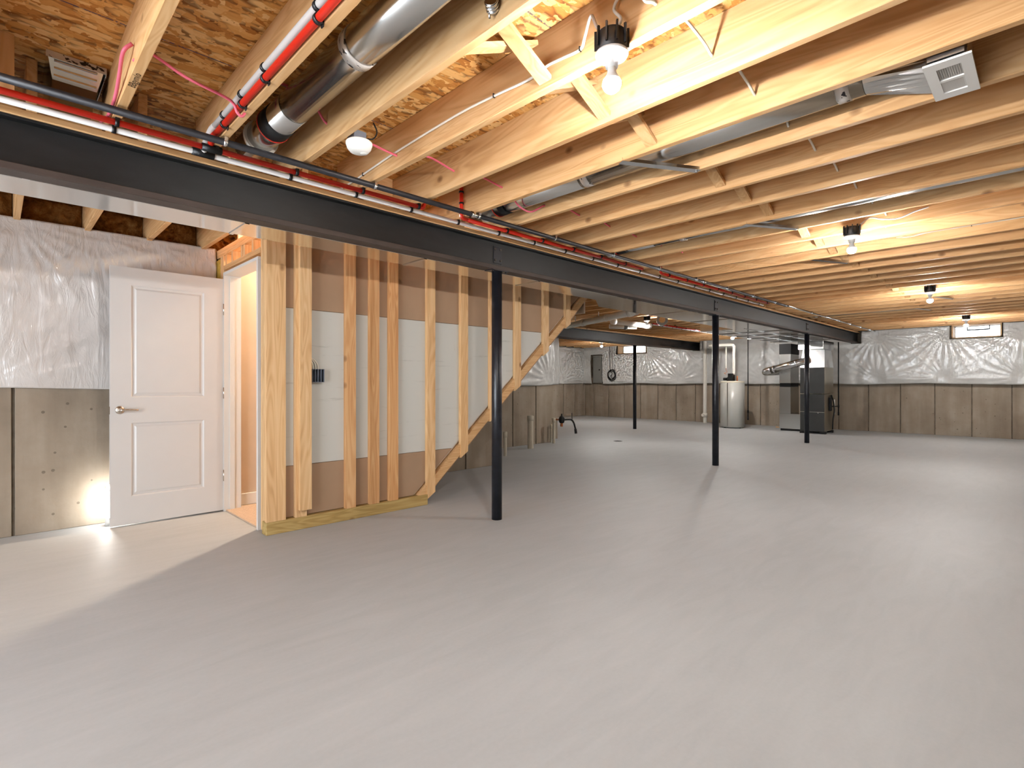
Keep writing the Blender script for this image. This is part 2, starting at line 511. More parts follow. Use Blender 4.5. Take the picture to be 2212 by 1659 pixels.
# marker note under a joist
cu = bpy.data.curves.new('marker_note', 'FONT'); cu.body = 'BBgym(o'; cu.size = 0.036; cu.shear = 0.25
to = bpy.data.objects.new('marker_note', cu); COL.objects.link(to)
dg = bpy.context.evaluated_depsgraph_get()
me = bpy.data.meshes.new_from_object(to.evaluated_get(dg)); bpy.data.objects.remove(to)
me.materials.append(M['ink'])
mo = bpy.data.objects.new('marker_note', me); COL.objects.link(mo); mo.parent = ceil
mo.matrix_basis = Matrix(((0, -1, 0, nf(0) + 0.030), (-1, 0, 0, 2.60), (0, 0, -1, JB - 0.0012), (0, 0, 0, 1)))

# ------------------------------------------------------------------ concrete walls
def concrete_wall_obj(name, label, boxes, panels):
    """boxes: slab pieces; panels: (fixed axis, plane, facing sign, list of joint positions, ztop)"""
    bm = bmesh.new()
    for b in boxes: box(bm, *b)
    o = tag(new(name, bm, 'joint'), label, kind='structure')
    for axis, plane, sgn, cuts, z1 in panels:
        for a, b in zip(cuts, cuts[1:]):
            g = 0.009
            t0, t1 = sorted((plane, plane + sgn * 0.016))
            if axis == 0: bmx = B(t0, t1, a + g, b - g, 0.0, z1, bev=0.004)
            else: bmx = B(a + g, b - g, t0, t1, 0.0, z1, bev=0.004)
            new('concrete_panel', bmx, 'concrete', o)
    return o
def cuts(lo, hi, anchor, step=0.61, skip=()):
    n0 = math.ceil((lo - anchor) / step)
    c = [lo]
    x = anchor + n0 * step
    while x < hi - 1e-6:
        if x - lo > 0.02: c.append(x)
        x += step
    c.append(hi); return c
WL = concrete_wall_obj('wall_left', 'poured concrete wall behind the open door', [(X_B - 0.3, 5.0, Y_L, Y_L + 0.25, 0, JB - 0.002)],
                       [(1, Y_L, -1, cuts(X_B, 5.0, 0.10), 1.3)])
W1 = (0.69, 1.47, 2.06, 2.345); W2 = (8.80, 9.84, 2.06, 2.335)
T = 0.25
bx = [(X_F, X_F + T, Y_R - 0.3, Y_A + 0.3, 0, 2.06)]
for y0, y1 in ((Y_R - 0.3, W1[0]), (W1[1], W2[0]), (W2[1], Y_A + 0.3)): bx.append((X_F, X_F + T, y0, y1, 2.06, JT))
for w in (W1, W2): bx.append((X_F, X_F + T, w[0], w[1], w[3], JT))
WF = concrete_wall_obj('wall_far', 'poured concrete far wall with vertical form joints', bx,
                       [(0, X_F, -1, cuts(Y_R, Y_A, 0.546, 0.608), 1.3)])
WC = concrete_wall_obj('wall_rear', 'stained concrete wall beyond the stairs', [(4.75, 5.0, Y_L + 0.25, Y_C + 0.25, 0, JT), (5.0, 7.573, Y_C, Y_C + 0.25, 0, JT), (7.573 - 0.25, 7.573, Y_C + 0.25, Y_D + 0.25, 0, JT), (7.573, 8.15, Y_D, Y_D + 0.25, 0, JB - 0.27)],
                       [(1, Y_C, -1, [5.0, 5.3, 5.91, 6.524, 7.122, 7.573], 1.3), (1, Y_D, -1, [7.573, 8.15], 1.3)])
WA = concrete_wall_obj('wall_alcove', 'pale concrete wall of the rear corner', [(7.9, X_F + 0.3, Y_A, Y_A + 0.25, 0, JT), (7.9, 8.15, Y_D + 0.25, Y_A, 0, JT)],
                       [(1, Y_A, -1, [8.15, 8.52, 9.12, 9.73, 10.34, 10.95, 11.56, 12.17, 12.78, 13.39, 13.98, X_F - 0.02], 1.3)])
WR = concrete_wall_obj('wall_right', 'concrete wall beside the camera', [(X_B - 0.3, X_F + T, Y_R - 0.25, Y_R, 0, JT)],
                       [(1, Y_R, 1, cuts(X_B, X_F, 0.2), 1.3)])
bx = [(X_B - 0.25, X_B, Y_R - 0.3, 0.1, 0, JT), (X_B - 0.25, X_B, 3.7, Y_L + 0.3, 0, JT), (X_B - 0.25, X_B, 0.1, 3.7, 2.1, JT)]
WB = concrete_wall_obj('wall_behind', 'concrete wall behind the camera with an opening added for fill light', bx, [(0, X_B, 1, cuts(Y_R, 0.1, 0.3), 1.3), (0, X_B, 1, cuts(3.7, Y_L, 0.3), 1.3)])
# rim boards closing the joist ends above the walls
new('rim_board', B(X_B - 0.3, 5.0, 5.53, 5.57, JB, JT), 'osb', WL)

# windows
def window(name, label, w, x):
    e = tag(empty(name, (x, (w[0] + w[1]) / 2, w[2])), label, kind='structure')
    y0, y1 = w[0] - e.location.y, w[1] - e.location.y; h = w[3] - w[2]
    for b in ((-0.12, T, y0, y0 + 0.02, 0, h), (-0.12, T, y1 - 0.02, y1, 0, h), (-0.12, T, y0, y1, 0, 0.02), (-0.12, T, y0, y1, h - 0.02, h)):
        new('frame_board', B(*b), 'wood_z', e)
    bm = bmesh.new(); s = 0.018
    for b in ((0.16, 0.20, y0 + 0.02, y0 + 0.02 + s, 0.02, h - 0.02), (0.16, 0.20, y1 - 0.02 - s, y1 - 0.02, 0.02, h - 0.02), (0.16, 0.20, y0 + 0.02, y1 - 0.02, 0.02, 0.02 + s), (0.16, 0.20, y0 + 0.02, y1 - 0.02, h - 0.02 - s, h - 0.02)):
        box(bm, *b)
    new('sash', bm, 'trim', e)
    new('pane', B(0.178, 0.182, y0 + 0.039, y1 - 0.039, 0.039, h - 0.039), 'glass', e)
    return e
window('window_1', 'bright basement window high in the far wall, beside the nearer lights', W1, X_F)
wv1 = bpy.data.objects['window_1']
bm = bmesh.new()
for b in ((0.10, 0.12, -0.20, 0.165, 0.165, 0.19), (0.10, 0.12, -0.20, -0.185, 0.19, 0.262), (0.10, 0.12, 0.15, 0.165, 0.19, 0.262)): box(bm, *b)
new('vent_frame', bm, 'rubber', wv1)
window('window_2', 'bright basement window high in the far wall, behind the rear post', W2, X_F)
e = tag(empty('fill_door', (X_B - 0.2, 1.9, 0)), 'unseen glazed door added behind the camera for fill light', kind='structure')  # added door, out of view, dresses the fill light
bm = bmesh.new()
for b in ((0, 0.08, -1.8, -1.73, 0, 2.1), (0, 0.08, 1.73, 1.8, 0, 2.1), (0, 0.08, -1.73, 1.73, 0, 0.08), (0, 0.08, -1.73, 1.73, 2.03, 2.1), (0, 0.08, -0.04, 0.04, 0.08, 2.03)): box(bm, *b)
new('frame', bm, 'trim', e)
new('pane', B(0.03, 0.035, -1.73, -0.04, 0.08, 2.03), 'glass', e)
new('pane', B(0.03, 0.035, 0.04, 1.73, 0.08, 2.03), 'glass', e)

# ------------------------------------------------------------------ poly sheets (vapour barrier)
def vnoise(u, v, seed, scale):
    r = np.random.default_rng(seed); G = r.random((64, 64))
    x, y = u * scale, v * scale
    xi, yi = np.floor(x).astype(int), np.floor(y).astype(int); fx, fy = x - xi, y - yi
    fx, fy = fx * fx * (3 - 2 * fx), fy * fy * (3 - 2 * fy)
    g = lambda a, b: G[a % 64, b % 64]
    return (g(xi, yi) * (1 - fx) + g(xi + 1, yi) * fx) * (1 - fy) + (g(xi, yi + 1) * (1 - fx) + g(xi + 1, yi + 1) * fx) * fy
def sheet(name, label, u0, u1, z0, z1, step, pins, plane, mat, hole=None, amp=1.0, puff=0.05, seed=3, edge=0.012, parent_off=0.0):
    """plane(u, z, h) -> xyz ; h is the bulge toward the room"""
    nu, nv = int((u1 - u0) / step) + 1, int((z1 - z0) / step) + 1
    U, Z = np.meshgrid(np.linspace(u0, u1, nu), np.linspace(z0, z1, nv), indexing='ij')
    H = puff * (0.35 + vnoise(U, Z, seed, 1.1)) + 0.012 * vnoise(U + 5, Z * 0.6, seed + 1, 4.0)
    tt = np.clip((Z - z0) / 0.10, 0, 1); tb = np.clip((z1 - Z) / 0.12, 0, 1)
    H *= (0.25 + 0.75 * np.minimum(tt, tb))
    for i, (pu, pz, n, R, s) in enumerate(pins):
        du, dz = U - pu, Z - pz
        r = np.sqrt(du * du + dz * dz) + 1e-5; th = np.arctan2(dz, du)
        ph = rng.random(3) * 6.28
        wob = 1.3 * vnoise(U, Z, seed + 9 + i, 2.5)
        ridge = 1 - np.abs(np.sin(n * th * 0.5 + ph[0] + wob)) ** 0.6
        ridge = ridge * (0.4 + 0.6 * np.sin(3 * th + ph[1]) ** 2)
        env = (r / (r + 0.06)) * np.exp(-(r / R) ** 1.6)
        H += s * 0.05 * amp * ridge * env
        H *= 1 - 0.75 * np.exp(-(r / 0.16) ** 2)
    H += edge + 0.004 * vnoise(U, Z, seed + 2, 22)
    low = 0.012 * np.sin(U * 2.6 + seed) + 0.010 * (vnoise(U, Z * 0, seed + 5, 3.0) - 0.5)
    Zs = Z + low * np.clip((z0 + 0.25 - Z) / 0.25, 0, 1)
    verts = [plane(a, b, c) for a, b, c in zip(U.ravel(), Zs.ravel(), H.ravel())]
    faces = []
    for i in range(nu - 1):
        for j in range(nv - 1):
            if hole:
                uc, zc = U[i, j] + step / 2, Z[i, j] + step / 2
                if any(h[0] < uc < h[1] and h[2] < zc < h[3] for h in hole): continue
            a = i * nv + j
            faces.append((a, a + nv, a + nv + 1, a + 1))
    me = bpy.data.meshes.new(name); me.from_pydata(verts, [], faces); me.update()
    me.polygons.foreach_set('use_smooth', [True] * len(me.polygons))
    me.materials.append(M[mat])
    o = bpy.data.objects.new(name, me); COL.objects.link(o)
    md = o.modifiers.new('thickness', 'SOLIDIFY'); md.thickness = 0.0015
    tag(o, label, 'plastic sheet', 'vapor barrier sheets')
    return o
pins = [(y, 2.22, 26, 0.62, 1.3) for y in np.arange(1.57 - 1.22, 11, 1.22)] + [(y + 0.03, 1.22, 22, 0.5, 0.9) for y in np.arange(1.57 - 1.22, 11, 1.22)]
pins += [(5.0, 1.9, 24, 0.45, 1.2), (8.75, 2.08, 30, 0.6, 1.3)]
sheet('vapor_barrier_sheet', 'long wrinkled clear plastic sheet stapled over the far wall, furnace in front of it', Y_R + 0.02, Y_A - 0.03, 1.10, 2.33, 0.026, pins,
      lambda u, z, h: (X_F - 0.10 - h, u, z), 'poly', hole=[(W1[0] - 0.03, W1[1] + 0.03, W1[2] - 0.02, 2.4), (W2[0] - 0.03, W2[1] + 0.03, W2[2] - 0.02, 2.4), (7.02, 7.24, 2.03, 2.4), (3.1, 3.3, 2.03, 2.4), (10.42, 10.88, 1.10, 2.07)], puff=0.05, seed=3)
pins = [(0.55, 2.30, 26, 0.9, 0.30), (0.10, 2.32, 22, 1.0, 0.30), (1.30, 2.30, 18, 0.5, 0.35), (-0.9, 2.3, 16, 0.9, 0.4), (-0.05, 1.12, 18, 0.7, 0.28), (0.95, 2.31, 16, 0.5, 0.3)]
sheet('vapor_barrier_sheet', 'pinkish wrinkled plastic sheet on the wall behind the open white door', X_B + 0.03, 1.436, 1.08, 2.335, 0.014, pins,
      lambda u, z, h: (u, Y_L - 0.018 - h, z), 'poly_left', puff=0.03, seed=21, edge=0.006)
pins = [(7.45, 1.2, 22, 0.8, 1.2), (6.2, 1.15, 20, 0.8, 1.2), (6.9, 2.15, 20, 0.7, 1.0)]
sheet('vapor_barrier_sheet', 'creased plastic sheet hanging beyond the sloping stair stringer', 5.03, 7.565, 1.08, 2.33, 0.025, pins,
      lambda u, z, h: (u, Y_C - 0.02 - h, z), 'poly', puff=0.04, seed=31)
sheet('vapor_barrier_sheet', 'narrow strip of plastic in shade under the end of the rear beam', 7.60, 8.145, 1.10, 2.03, 0.03, [(8.1, 1.15, 10, 0.2, 0.8)],
      lambda u, z, h: (u, Y_D - 0.02 - h, z), 'poly', puff=0.02, seed=41)
pins = [(9.0 + 1.22 * i, 2.2, 20, 0.6, 0.8) for i in range(5)] + [(9.6 + 1.22 * i, 1.2, 20, 0.6, 0.8) for i in range(4)]
sheet('vapor_barrier_sheet', 'plastic sheet on the rear corner wall left of the grey electrical panel', 8.2, X_F - 0.14, 1.10, 2.305, 0.03, pins,
      lambda u, z, h: (u, Y_A - 0.02 - h, z), 'poly', puff=0.05, seed=51)

# dark strip between joists and sheet on the far wall
o = new('trim_1', B(X_F - 0.10, X_F - 0.003, Y_R, 3.05, 2.338, 2.40), 'rubber')
tag(o, 'black strip under the joists along the far wall', kind='structure')

# insulation batts over the left wall
def batt_mesh(w, seed):
    nu, nv = 24, 14
    r = np.random.default_rng(seed)
    vs, fs = [], []
    for i in range(nu):
        for j in range(nv):
            u, v = i / (nu - 1), j / (nv - 1)
            b = 0.07 * float(vnoise(np.array(u * w), np.array(v * 0.2), seed, 14)) + 0.03 * float(vnoise(np.array(u * w), np.array(v * 0.2), seed + 3, 40))
            e = min(u, 1 - u, v, 1 - v) * 6
            vs.append((0.004 + u * (w - 0.008), -b * min(1, e + 0.15), 0.004 + v * (JT - JB - 0.01)))
    for i in range(nu - 1):
        for j in range(nv - 1):
            a = i * nv + j; fs.append((a, a + nv, a + nv + 1, a + 1))
    n = len(vs)
    vs += [(0.004, 0.06, 0.004), (w - 0.004, 0.06, 0.004), (w - 0.004, 0.06, JT - JB - 0.006), (0.004, 0.06, JT - JB - 0.006)]
    fs.append((n, n + 3, n + 2, n + 1))
    me = bpy.data.meshes.new('insulation_batt'); me.from_pydata(vs, [], fs); me.update()
    me.polygons.foreach_set('use_smooth', [True] * len(me.polygons)); me.materials.append(M['batt'])
    return me
bl = ['brown insulation batt above the plastic, outside the left edge of view', 'brown insulation batt above the plastic, leftmost in the photo', 'brown insulation batt above the plastic, second from left edge', 'brown insulation batt above the plastic, third from left edge', 'brown insulation batt above the plastic, nearest the stud wall']
for i, k in enumerate(range(-2, 3)):
    x0 = rear_x(k) + 0.038
    w = JS - 0.038 if k < 2 else 1.43 - x0 + 0.12
    if k == 2: continue
    o = bpy.data.objects.new('insulation_batt', batt_mesh(w, 60 + k)); COL.objects.link(o)
    o.location = (x0, 5.46, JB + 0.001)
    tag(o, bl[i], 'insulation', 'batts above the left wall')
x0 = rear_x(2) + 0.038
o = bpy.data.objects.new('insulation_batt', batt_mesh(rear_x(3) - x0, 62)); COL.objects.link(o); o.location = (x0, 5.46, JB + 0.001)
tag(o, bl[4], 'insulation', 'batts above the left wall')

# ------------------------------------------------------------------ framed stair wall
SF = 4.03                                   # front of the studs
slope = lambda x: 0.112 + 0.861 * (x - 2.764)          # upper edge of the sloping plate
slope_lo = lambda x: 0.070 + 0.866 * (x - 2.848)       # its lower edge
xs_lo = lambda z: 2.848 + (z - 0.070) / 0.866
xs_up = lambda z: 2.764 + (z - 0.112) / 0.861
bm = prism(bmesh.new(), [(1.45, 0.10), (xs_up(0.10), 0.10), (xs_up(2.28), 2.28), (1.45, 2.28)], 1, 4.084, 4.115)
WS = tag(new('wall_stair', bm, 'beige'), 'open stud wall along the stairs', kind='structure')
bm = prism(bmesh.new(), [(1.45, 0.10), (xs_up(0.10) - 0.02, 0.10), (xs_up(0.488) - 0.03, 0.488), (1.45, 0.488)], 1, 4.069, 4.083)
new('board_panel', bm, 'brown_board', WS)
bm = prism(bmesh.new(), [(1.45, 0.492), (xs_up(0.492) - 0.03, 0.492), (xs_up(1.694) - 0.03, 1.694), (1.45, 1.694)], 1, 4.069, 4.082)
new('board_panel', bm, 'white_board', WS)
bm = prism(bmesh.new(), [(1.45, 1.698), (xs_up(1.698) - 0.03, 1.698), (xs_up(2.28) - 0.03, 2.28), (1.45, 2.28)], 1, 4.069, 4.083)
new('board_panel', bm, 'brown_board', WS)
# plates
new('bottom_plate', B(1.425, 2.86, SF - 0.004, 4.115, 0.0, 0.094, bev=0.003), 'wood_green', WS)
new('top_plate', B(1.425, 5.2, SF + 0.002, 4.115, 2.28, JB - 0.002), 'wood_x', WS)
bm = prism(bmesh.new(), [(2.764, 0.096), (2.86, 0.078), (xs_lo(2.27), 2.27), (xs_up(2.27), 2.27)], 1, SF + 0.012, 4.115)
new('sloping_plate', bm, 'wood_x', WS)
# studs: (x0, width, material)
def stud(x0, w, z0f, mat, y0=SF, y1=4.068, z1=2.28, name='stud'):
    # z0f(x) gives the bottom at x
    bm = prism(bmesh.new(), [(x0, z0f(x0)), (x0 + w, z0f(x0 + w)), (x0 + w, z1), (x0, z1)], 1, y0, y1)
    new(name, bm, mat, WS)
flat = lambda z: (lambda x: z)
stud(1.428, 0.140, flat(0.095), 'wood_z')
stud(1.640, 0.089, flat(0.095), 'wood_z')
stud(1.662, 0.089, flat(0.150), 'wood_z', y0=SF - 0.037, y1=SF - 0.001, name='stud')
for x0, m in ((2.052, 'wood_red'), (2.270, 'wood_red'), (2.458, 'wood_red')): stud(x0, 0.089, flat(0.095), m)
for x0, m in ((2.858, 'wood_z'), (3.255, 'wood_z'), (3.640, 'wood_z'), (4.000, 'wood_z'), (4.455, 'wood_z'), (4.847, 'wood_z')):
    a, b = slope_lo(x0), slope_lo(x0 + 0.089)
    stud(x0, 0.089, lambda x, a=a, b=b, x0=x0: (a - 0.03) + (b - a) * 0.75 * (x - x0) / 0.089, m)

# doorway wall (frame facing the room at x = 1.44)
WD = tag(new('wall_doorway', B(1.44, 1.56, 4.072, 4.115, 0.0, 0.01), 'wood_z'), 'framed wall around the stair doorway', kind='structure')
DY0, DY1, DH = 4.262, 5.060, 2.045
for y0, y1 in ((4.075, 4.113), (4.118, 4.156), (4.162, 4.200), (5.105, 5.143), (5.16, 5.198)):
    new('stud', B(1.447, 1.555, y0, y1, 0.011, 2.28), 'wood_z', WD)
for z0, z1 in ((2.115, 2.155), (2.245, 2.283), (2.284, JB - 0.001)):
    new('header_plate', B(1.445, 1.556, 4.202 if z0 < 2.2 else 4.118, 5.104 if z0 < 2.2 else 5.31, z0, z1), 'wood_y', WD)
for y in (4.36, 4.56, 4.62, 4.86, 5.02):
    new('cripple_stud', B(1.447, 1.545, y, y + 0.038, 2.156, 2.244), 'wood_z', WD)
# jambs
new('jamb', B(1.436, 1.575, 4.232, DY0, 0.0, DH + 0.02), 'trim', WD)
new('jamb', B(1.436, 1.575, DY1, 5.085, 0.0, DH + 0.02), 'trim', WD)
new('jamb', B(1.436, 1.575, 4.232, 5.085, DH + 0.021, DH + 0.045), 'trim', WD)
new('jamb_stop', B(1.480, 1.520, DY1 - 0.012, DY1 - 0.001, 0.0, DH), 'trim', WD)
new('jamb_stop', B(1.480, 1.520, DY0 + 0.001, DY0 + 0.012, 0.0, DH), 'trim', WD)
new('strike_plate', B(1.449, 1.474, DY0 - 0.0005, DY0 + 0.0015, 0.88, 0.95), 'nickel', WD)
# stairwell walls, shaft and landing carpet
bm = bmesh.new()
prism(bm, [(1.576, 0.0), (2.80, 0.0), (5.3, 2.11), (5.6, 2.11), (5.6, 4.9), (1.576, 4.9)], 1, 5.145, 5.17); box(bm, 5.3, 5.33, 4.116, 5.144, 2.0, 4.9)
box(bm, 1.56, 5.6, 4.09, 4.115, JT + 0.021, 4.9); box(bm, 1.53, 1.56, 4.09, 5.17, JT + 0.021, 4.9); box(bm, 1.5, 5.6, 4.05, 5.2, 4.9, 4.92)
SW = tag(new('wall_stairwell', bm, 'beige'), 'beige painted stairwell wall seen through the doorway', kind='structure')
o = new('baseboard_stairwell', B(1.577, 2.2, 5.131, 5.1445, 0.014, 0.12, bev=0.003), 'trim'); tag(o, 'white baseboard on the beige stairwell wall', kind='structure')
o = new('carpet', B(1.452, 2.34, 4.264, 5.13, 0.0, 0.013), 'carpet'); tag(o, 'tan carpet on the landing inside the doorway', 'carpet')
st = thing('staircase', 'carpeted stairs rising behind the stud wall', 'stairs', (2.34, 4.63, 0))
nstep = 12
for i in range(nstep):
    x0 = 2.34 + 0.222 * i - 2.34
    new('step', B(x0, x0 + 0.25, -0.51, 0.505, 0.192 * i + 0.06 * (i > 0), 0.192 * (i + 1), bev=0.01), 'carpet', st)
bm = prism(bmesh.new(), [(2.86, 0.085), (2.96, 0.085), (5.28, 2.093), (5.28, 2.18)], 1, 4.12, 5.14)
so = new('soffit', bm, 'brown_board', st); so.location = (-2.34, -4.63, 0)
# warm stairwell lamp on the shaft wall
lm = thing('wall_lamp', 'warm globe lamp up in the stairwell', 'lamp', (2.37, 5.144, 2.62))
new('backplate', cyl(bmesh.new(), (0, 0, 0), (0, -0.02, 0), 0.05), 'nickel', lm)
new('arm', cyl(bmesh.new(), (0, -0.02, 0), (0, -0.10, 0), 0.012), 'nickel', lm)
bm = bmesh.new(); bmesh.ops.create_uvsphere(bm, u_segments=16, v_segments=10, radius=0.06, matrix=Matrix.Translation((0, -0.16, 0)))
new('globe', bm, 'lamp_warm', lm, smooth=True)

# ------------------------------------------------------------------ door
D = tag(empty('door_1', (1.438, 5.073, 0.0)), 'white two panel door standing wide open', kind='structure')
DW, DHT = 0.800, 2.032
def door_face(bm):
    x0, x1, z0, z1 = -DW, 0.0, 0.012, DHT
    panels = [(-0.665, -0.154, 1.010, 1.895), (-0.665, -0.154, 0.230, 0.808)]
    xs = sorted({x0, x1, -0.665, -0.154}); zs = sorted({z0, z1, 0.230, 0.808, 1.010, 1.895})
    vd = {}
    def V(x, y, z):
        k = (round(x, 5), round(y, 5), round(z, 5))
        if k not in vd: vd[k] = bm.verts.new((x, y, z))
        return vd[k]
    for i in range(3):
        for j in range(5):
            a, b, c, d = xs[i], xs[i + 1], zs[j], zs[j + 1]
            if i == 1 and j in (1, 3):
                seq = [(0, 0.0), (0.010, 0.010), (0.022, 0.010), (0.034, 0.004), (0.040, 0.0035)]
                for (q0, y0), (q1, y1) in zip(seq, seq[1:]):
                    o = [(a + q0, c + q0), (b - q0, c + q0), (b - q0, d - q0), (a + q0, d - q0)]
                    n = [(a + q1, c + q1), (b - q1, c + q1), (b - q1, d - q1), (a + q1, d - q1)]
                    for m in range(4):
                        m2 = (m + 1) % 4
                        bm.faces.new((V(o[m][0], y0, o[m][1]), V(o[m2][0], y0, o[m2][1]), V(n[m2][0], y1, n[m2][1]), V(n[m][0], y1, n[m][1])))
                q, y = seq[-1]
                bm.faces.new((V(a + q, y, c + q), V(b - q, y, c + q), V(b - q, y, d - q), V(a + q, y, d - q)))
            else:
                bm.faces.new((V(a, 0, c), V(b, 0, c), V(b, 0, d), V(a, 0, d)))
    # back and rim
    bk = [V(x0, 0.035, z0), V(x1, 0.035, z0), V(x1, 0.035, z1), V(x0, 0.035, z1)]
    bm.faces.new(bk[::-1])
    fr = {'b': [V(x, 0, z0) for x in xs], 't': [V(x, 0, z1) for x in xs], 'l': [V(x0, 0, z) for z in zs], 'r': [V(x1, 0, z) for z in zs]}
    bm.faces.new(fr['b'] + [bk[1], bk[0]]); bm.faces.new(fr['t'] + [bk[2], bk[3]])
    bm.faces.new(fr['l'] + [bk[3], bk[0]]); bm.faces.new(fr['r'] + [bk[2], bk[1]])
    bmesh.ops.recalc_face_normals(bm, faces=bm.faces[:])
    return bm
new('slab', door_face(bmesh.new()), 'door', D)
h = new('handle', lathe(bmesh.new(), [(0, 0.012), (0.024, 0.010), (0.030, 0.004), (0.032, 0.0)], seg=24), 'nickel', D, (-DW + 0.062, -0.0005, 0.912)); h.rotation_euler = (math.pi / 2, 0, 0)
bm = bmesh.new(); tube(bm, [(0, 0, 0.005), (0, 0, 0.035), (0.012, 0, 0.046), (0.05, 0.002, 0.046), (0.112, -0.002, 0.042)], lambda t: 0.011 - 0.004 * t, 10)
new('lever', bm, 'nickel', h)
h2 = new('handle', lathe(bmesh.new(), [(0, 0.012), (0.024, 0.010), (0.032, 0.0)], seg=20), 'nickel', D, (-DW + 0.062, 0.0355, 0.912)); h2.rotation_euler = (-math.pi / 2, 0, 0)
new('latch_plate', B(-DW - 0.0015, -DW + 0.0005, 0.006, 0.03, 0.88, 0.94), 'nickel', D)
for z in (0.27, 0.99, 1.72):
    hg = new('hinge', B(-0.0005, 0.028, -0.010, -0.0075, z, z + 0.09), 'nickel', D)
    new('hinge_pin', cyl(bmesh.new(), (-0.002, -0.007, z - 0.004), (-0.002, -0.007, z + 0.094), 0.0055, seg=10), 'nickel', hg)
# small bright lamp hidden behind the door's latch edge
lp = thing('floor_lamp', 'small bright light standing behind the latch edge of the open door', 'lamp', (0.642, 5.20, 0))
new('foot', cyl(bmesh.new(), (0, 0, 0), (0, 0, 0.06), 0.02), 'trim', lp)
new('tube', cyl(bmesh.new(), (0, 0, 0.06), (0, 0, 0.32), 0.013, seg=16), 'lamp_low', lp)

# grey junction box on the stair wall
jb = thing('junction_box', 'blue grey plastic switch box with white cables on the stud wall', 'electrical box', (1.815, 4.05, 1.18))
bm = B(-0.045, 0.05, -0.03, 0.018, -0.052, 0.052)
bmesh.ops.delete(bm, geom=[f for f in bm.faces if f.normal.y < -0.9], context='FACES')
bmesh.ops.solidify(bm, geom=bm.faces[:], thickness=0.003)
new('shell', bm, 'grey_box', jb)
for i in range(3):
    new('divider', B(-0.025 + 0.025 * i, -0.022 + 0.025 * i, -0.028, 0.015, -0.05, 0.05), 'grey_box', jb)
    new('cable', tube(bmesh.new(), [(-0.03 + 0.022 * i, 0.0, 0.045), (-0.032 + 0.02 * i, 0.0, 0.09), (-0.05 + 0.012 * i, 0.008, 0.13), (-0.074, 0.012, 0.16)], 0.0045, 8), 'romex', jb)

# ------------------------------------------------------------------ steel beams and posts
BZ0, BZ1 = 2.046, 2.286
def steel_beam(x0, x1, yc, label):
    e = thing('steel_beam', label, 'beam', (x0, yc, BZ0))
    L = x1 - x0
    new('web', B(0, L, -0.005, 0.005, 0.034, 0.228), 'steel', e)
    new('upper_flange', B(0, L, -0.051, 0.051, 0.228, 0.240, bev=0.002), 'steel', e)
    new('lower_flange', B(0, L, -0.051, 0.051, 0.0, 0.034, bev=0.003), 'steel_rust', e)
    new('nailer_board', B(0, L, -0.056, 0.056, 0.2405, JB - BZ0 - 0.0005, bev=0.002), 'wood_x', e)
    return e
b1 = steel_beam(X_B + 0.02, X_F - 0.03, 3.20, 'long black steel beam running from the upper left to the far wall')
b2 = steel_beam(7.9, X_F - 0.03, 7.12, 'shorter black steel beam in the rear, above the rear post')
def steel_post(x, y, label):
    e = thing('steel_post', label, 'post', (x, y, 0), 'steel posts')
    new('shaft', lathe(bmesh.new(), [(0, 0), (0.0425, 0.0), (0.0425, BZ0 - 0.007), (0, BZ0 - 0.007)], seg=28, smooth=False), 'post', e)
    new('cap_plate', B(-0.09, 0.09, -0.05, 0.05, BZ0 - 0.0065, BZ0 - 0.0005), 'post', e)
    for s in (-1, 1):
        new('bolt', cyl(bmesh.new(), (s * 0.07, -0.035, BZ0 - 0.016), (s * 0.07, -0.035, BZ0 - 0.0068), 0.009, seg=6), 'post', e)
    for o in e.children:
        if o.name.startswith('shaft'):
            for p in o.data.polygons: p.use_smooth = abs(p.normal.z) < 0.5
    return e
steel_post(2.962, 3.20, 'nearest black steel post, in front of the sloping stair stringer')
steel_post(7.02, 3.20, 'second black steel post from the camera, in front of the water heater')
steel_post(10.87, 3.20, 'farthest black steel post under the long beam, in front of the furnace')
steel_post(11.18, 7.12, 'black steel post in the rear under the shorter beam')
for x in (7.02, 10.87, 2.962):
    pl = new('stiffener_plate', B(x - 0.045 - (X_B + 0.02), x + 0.045 - (X_B + 0.02), -0.012, -0.0055, 0.06, 0.20, bev=0.002), 'post', b1)
    for dx, dz in ((-0.03, 0.085), (0.03, 0.085), (-0.03, 0.175), (0.03, 0.175)):
        new('bolt', cyl(bmesh.new(), (x - X_B - 0.02 + dx, -0.012, dz), (x - X_B - 0.02 + dx, -0.020, dz), 0.010, seg=6), 'steel_rust', pl)

# ------------------------------------------------------------------ trunk duct behind the long beam
tr = thing('trunk_duct', 'smooth rectangular sheet metal trunk duct running behind the long beam', 'duct', (0, 3.27, 2.05))
def seg(x0, x1, y1, z1=0.20, mat='galv_trunk', name='duct_section'):
    return new(name, B(x0, x1, 0.0, y1 - 3.27, 0.0, z1, bev=0.002), mat, tr)
xs = [X_B + 0.05, -1.4, -0.2, 1.05, 2.3, 3.55, 4.8]
for a, b in zip(xs, xs[1:]): seg(a, b - 0.001, 3.56)
bm = prism(bmesh.new(), [(4.8, 0.0), (5.25, 0.0), (5.25, 0.58), (4.8, 0.29)], 2, 0.0, 0.2)
new('transition', bm, 'galv_trunk', tr)
for a, b in ((5.251, 6.4), (6.4, 7.6), (7.6, 9.15)): seg(a, b - 0.001, 3.85)
for x in xs[1:-1] + [6.4, 7.6]:
    y1 = 3.56 if x < 5 else 3.85
    new('drive_cleat', B(x - 0.012, x + 0.012, -0.004, y1 - 3.27 + 0.004, -0.005, 0.0), 'galv', tr)
seg(9.152, 12.85, 4.46, 0.21, name='plenum_section')
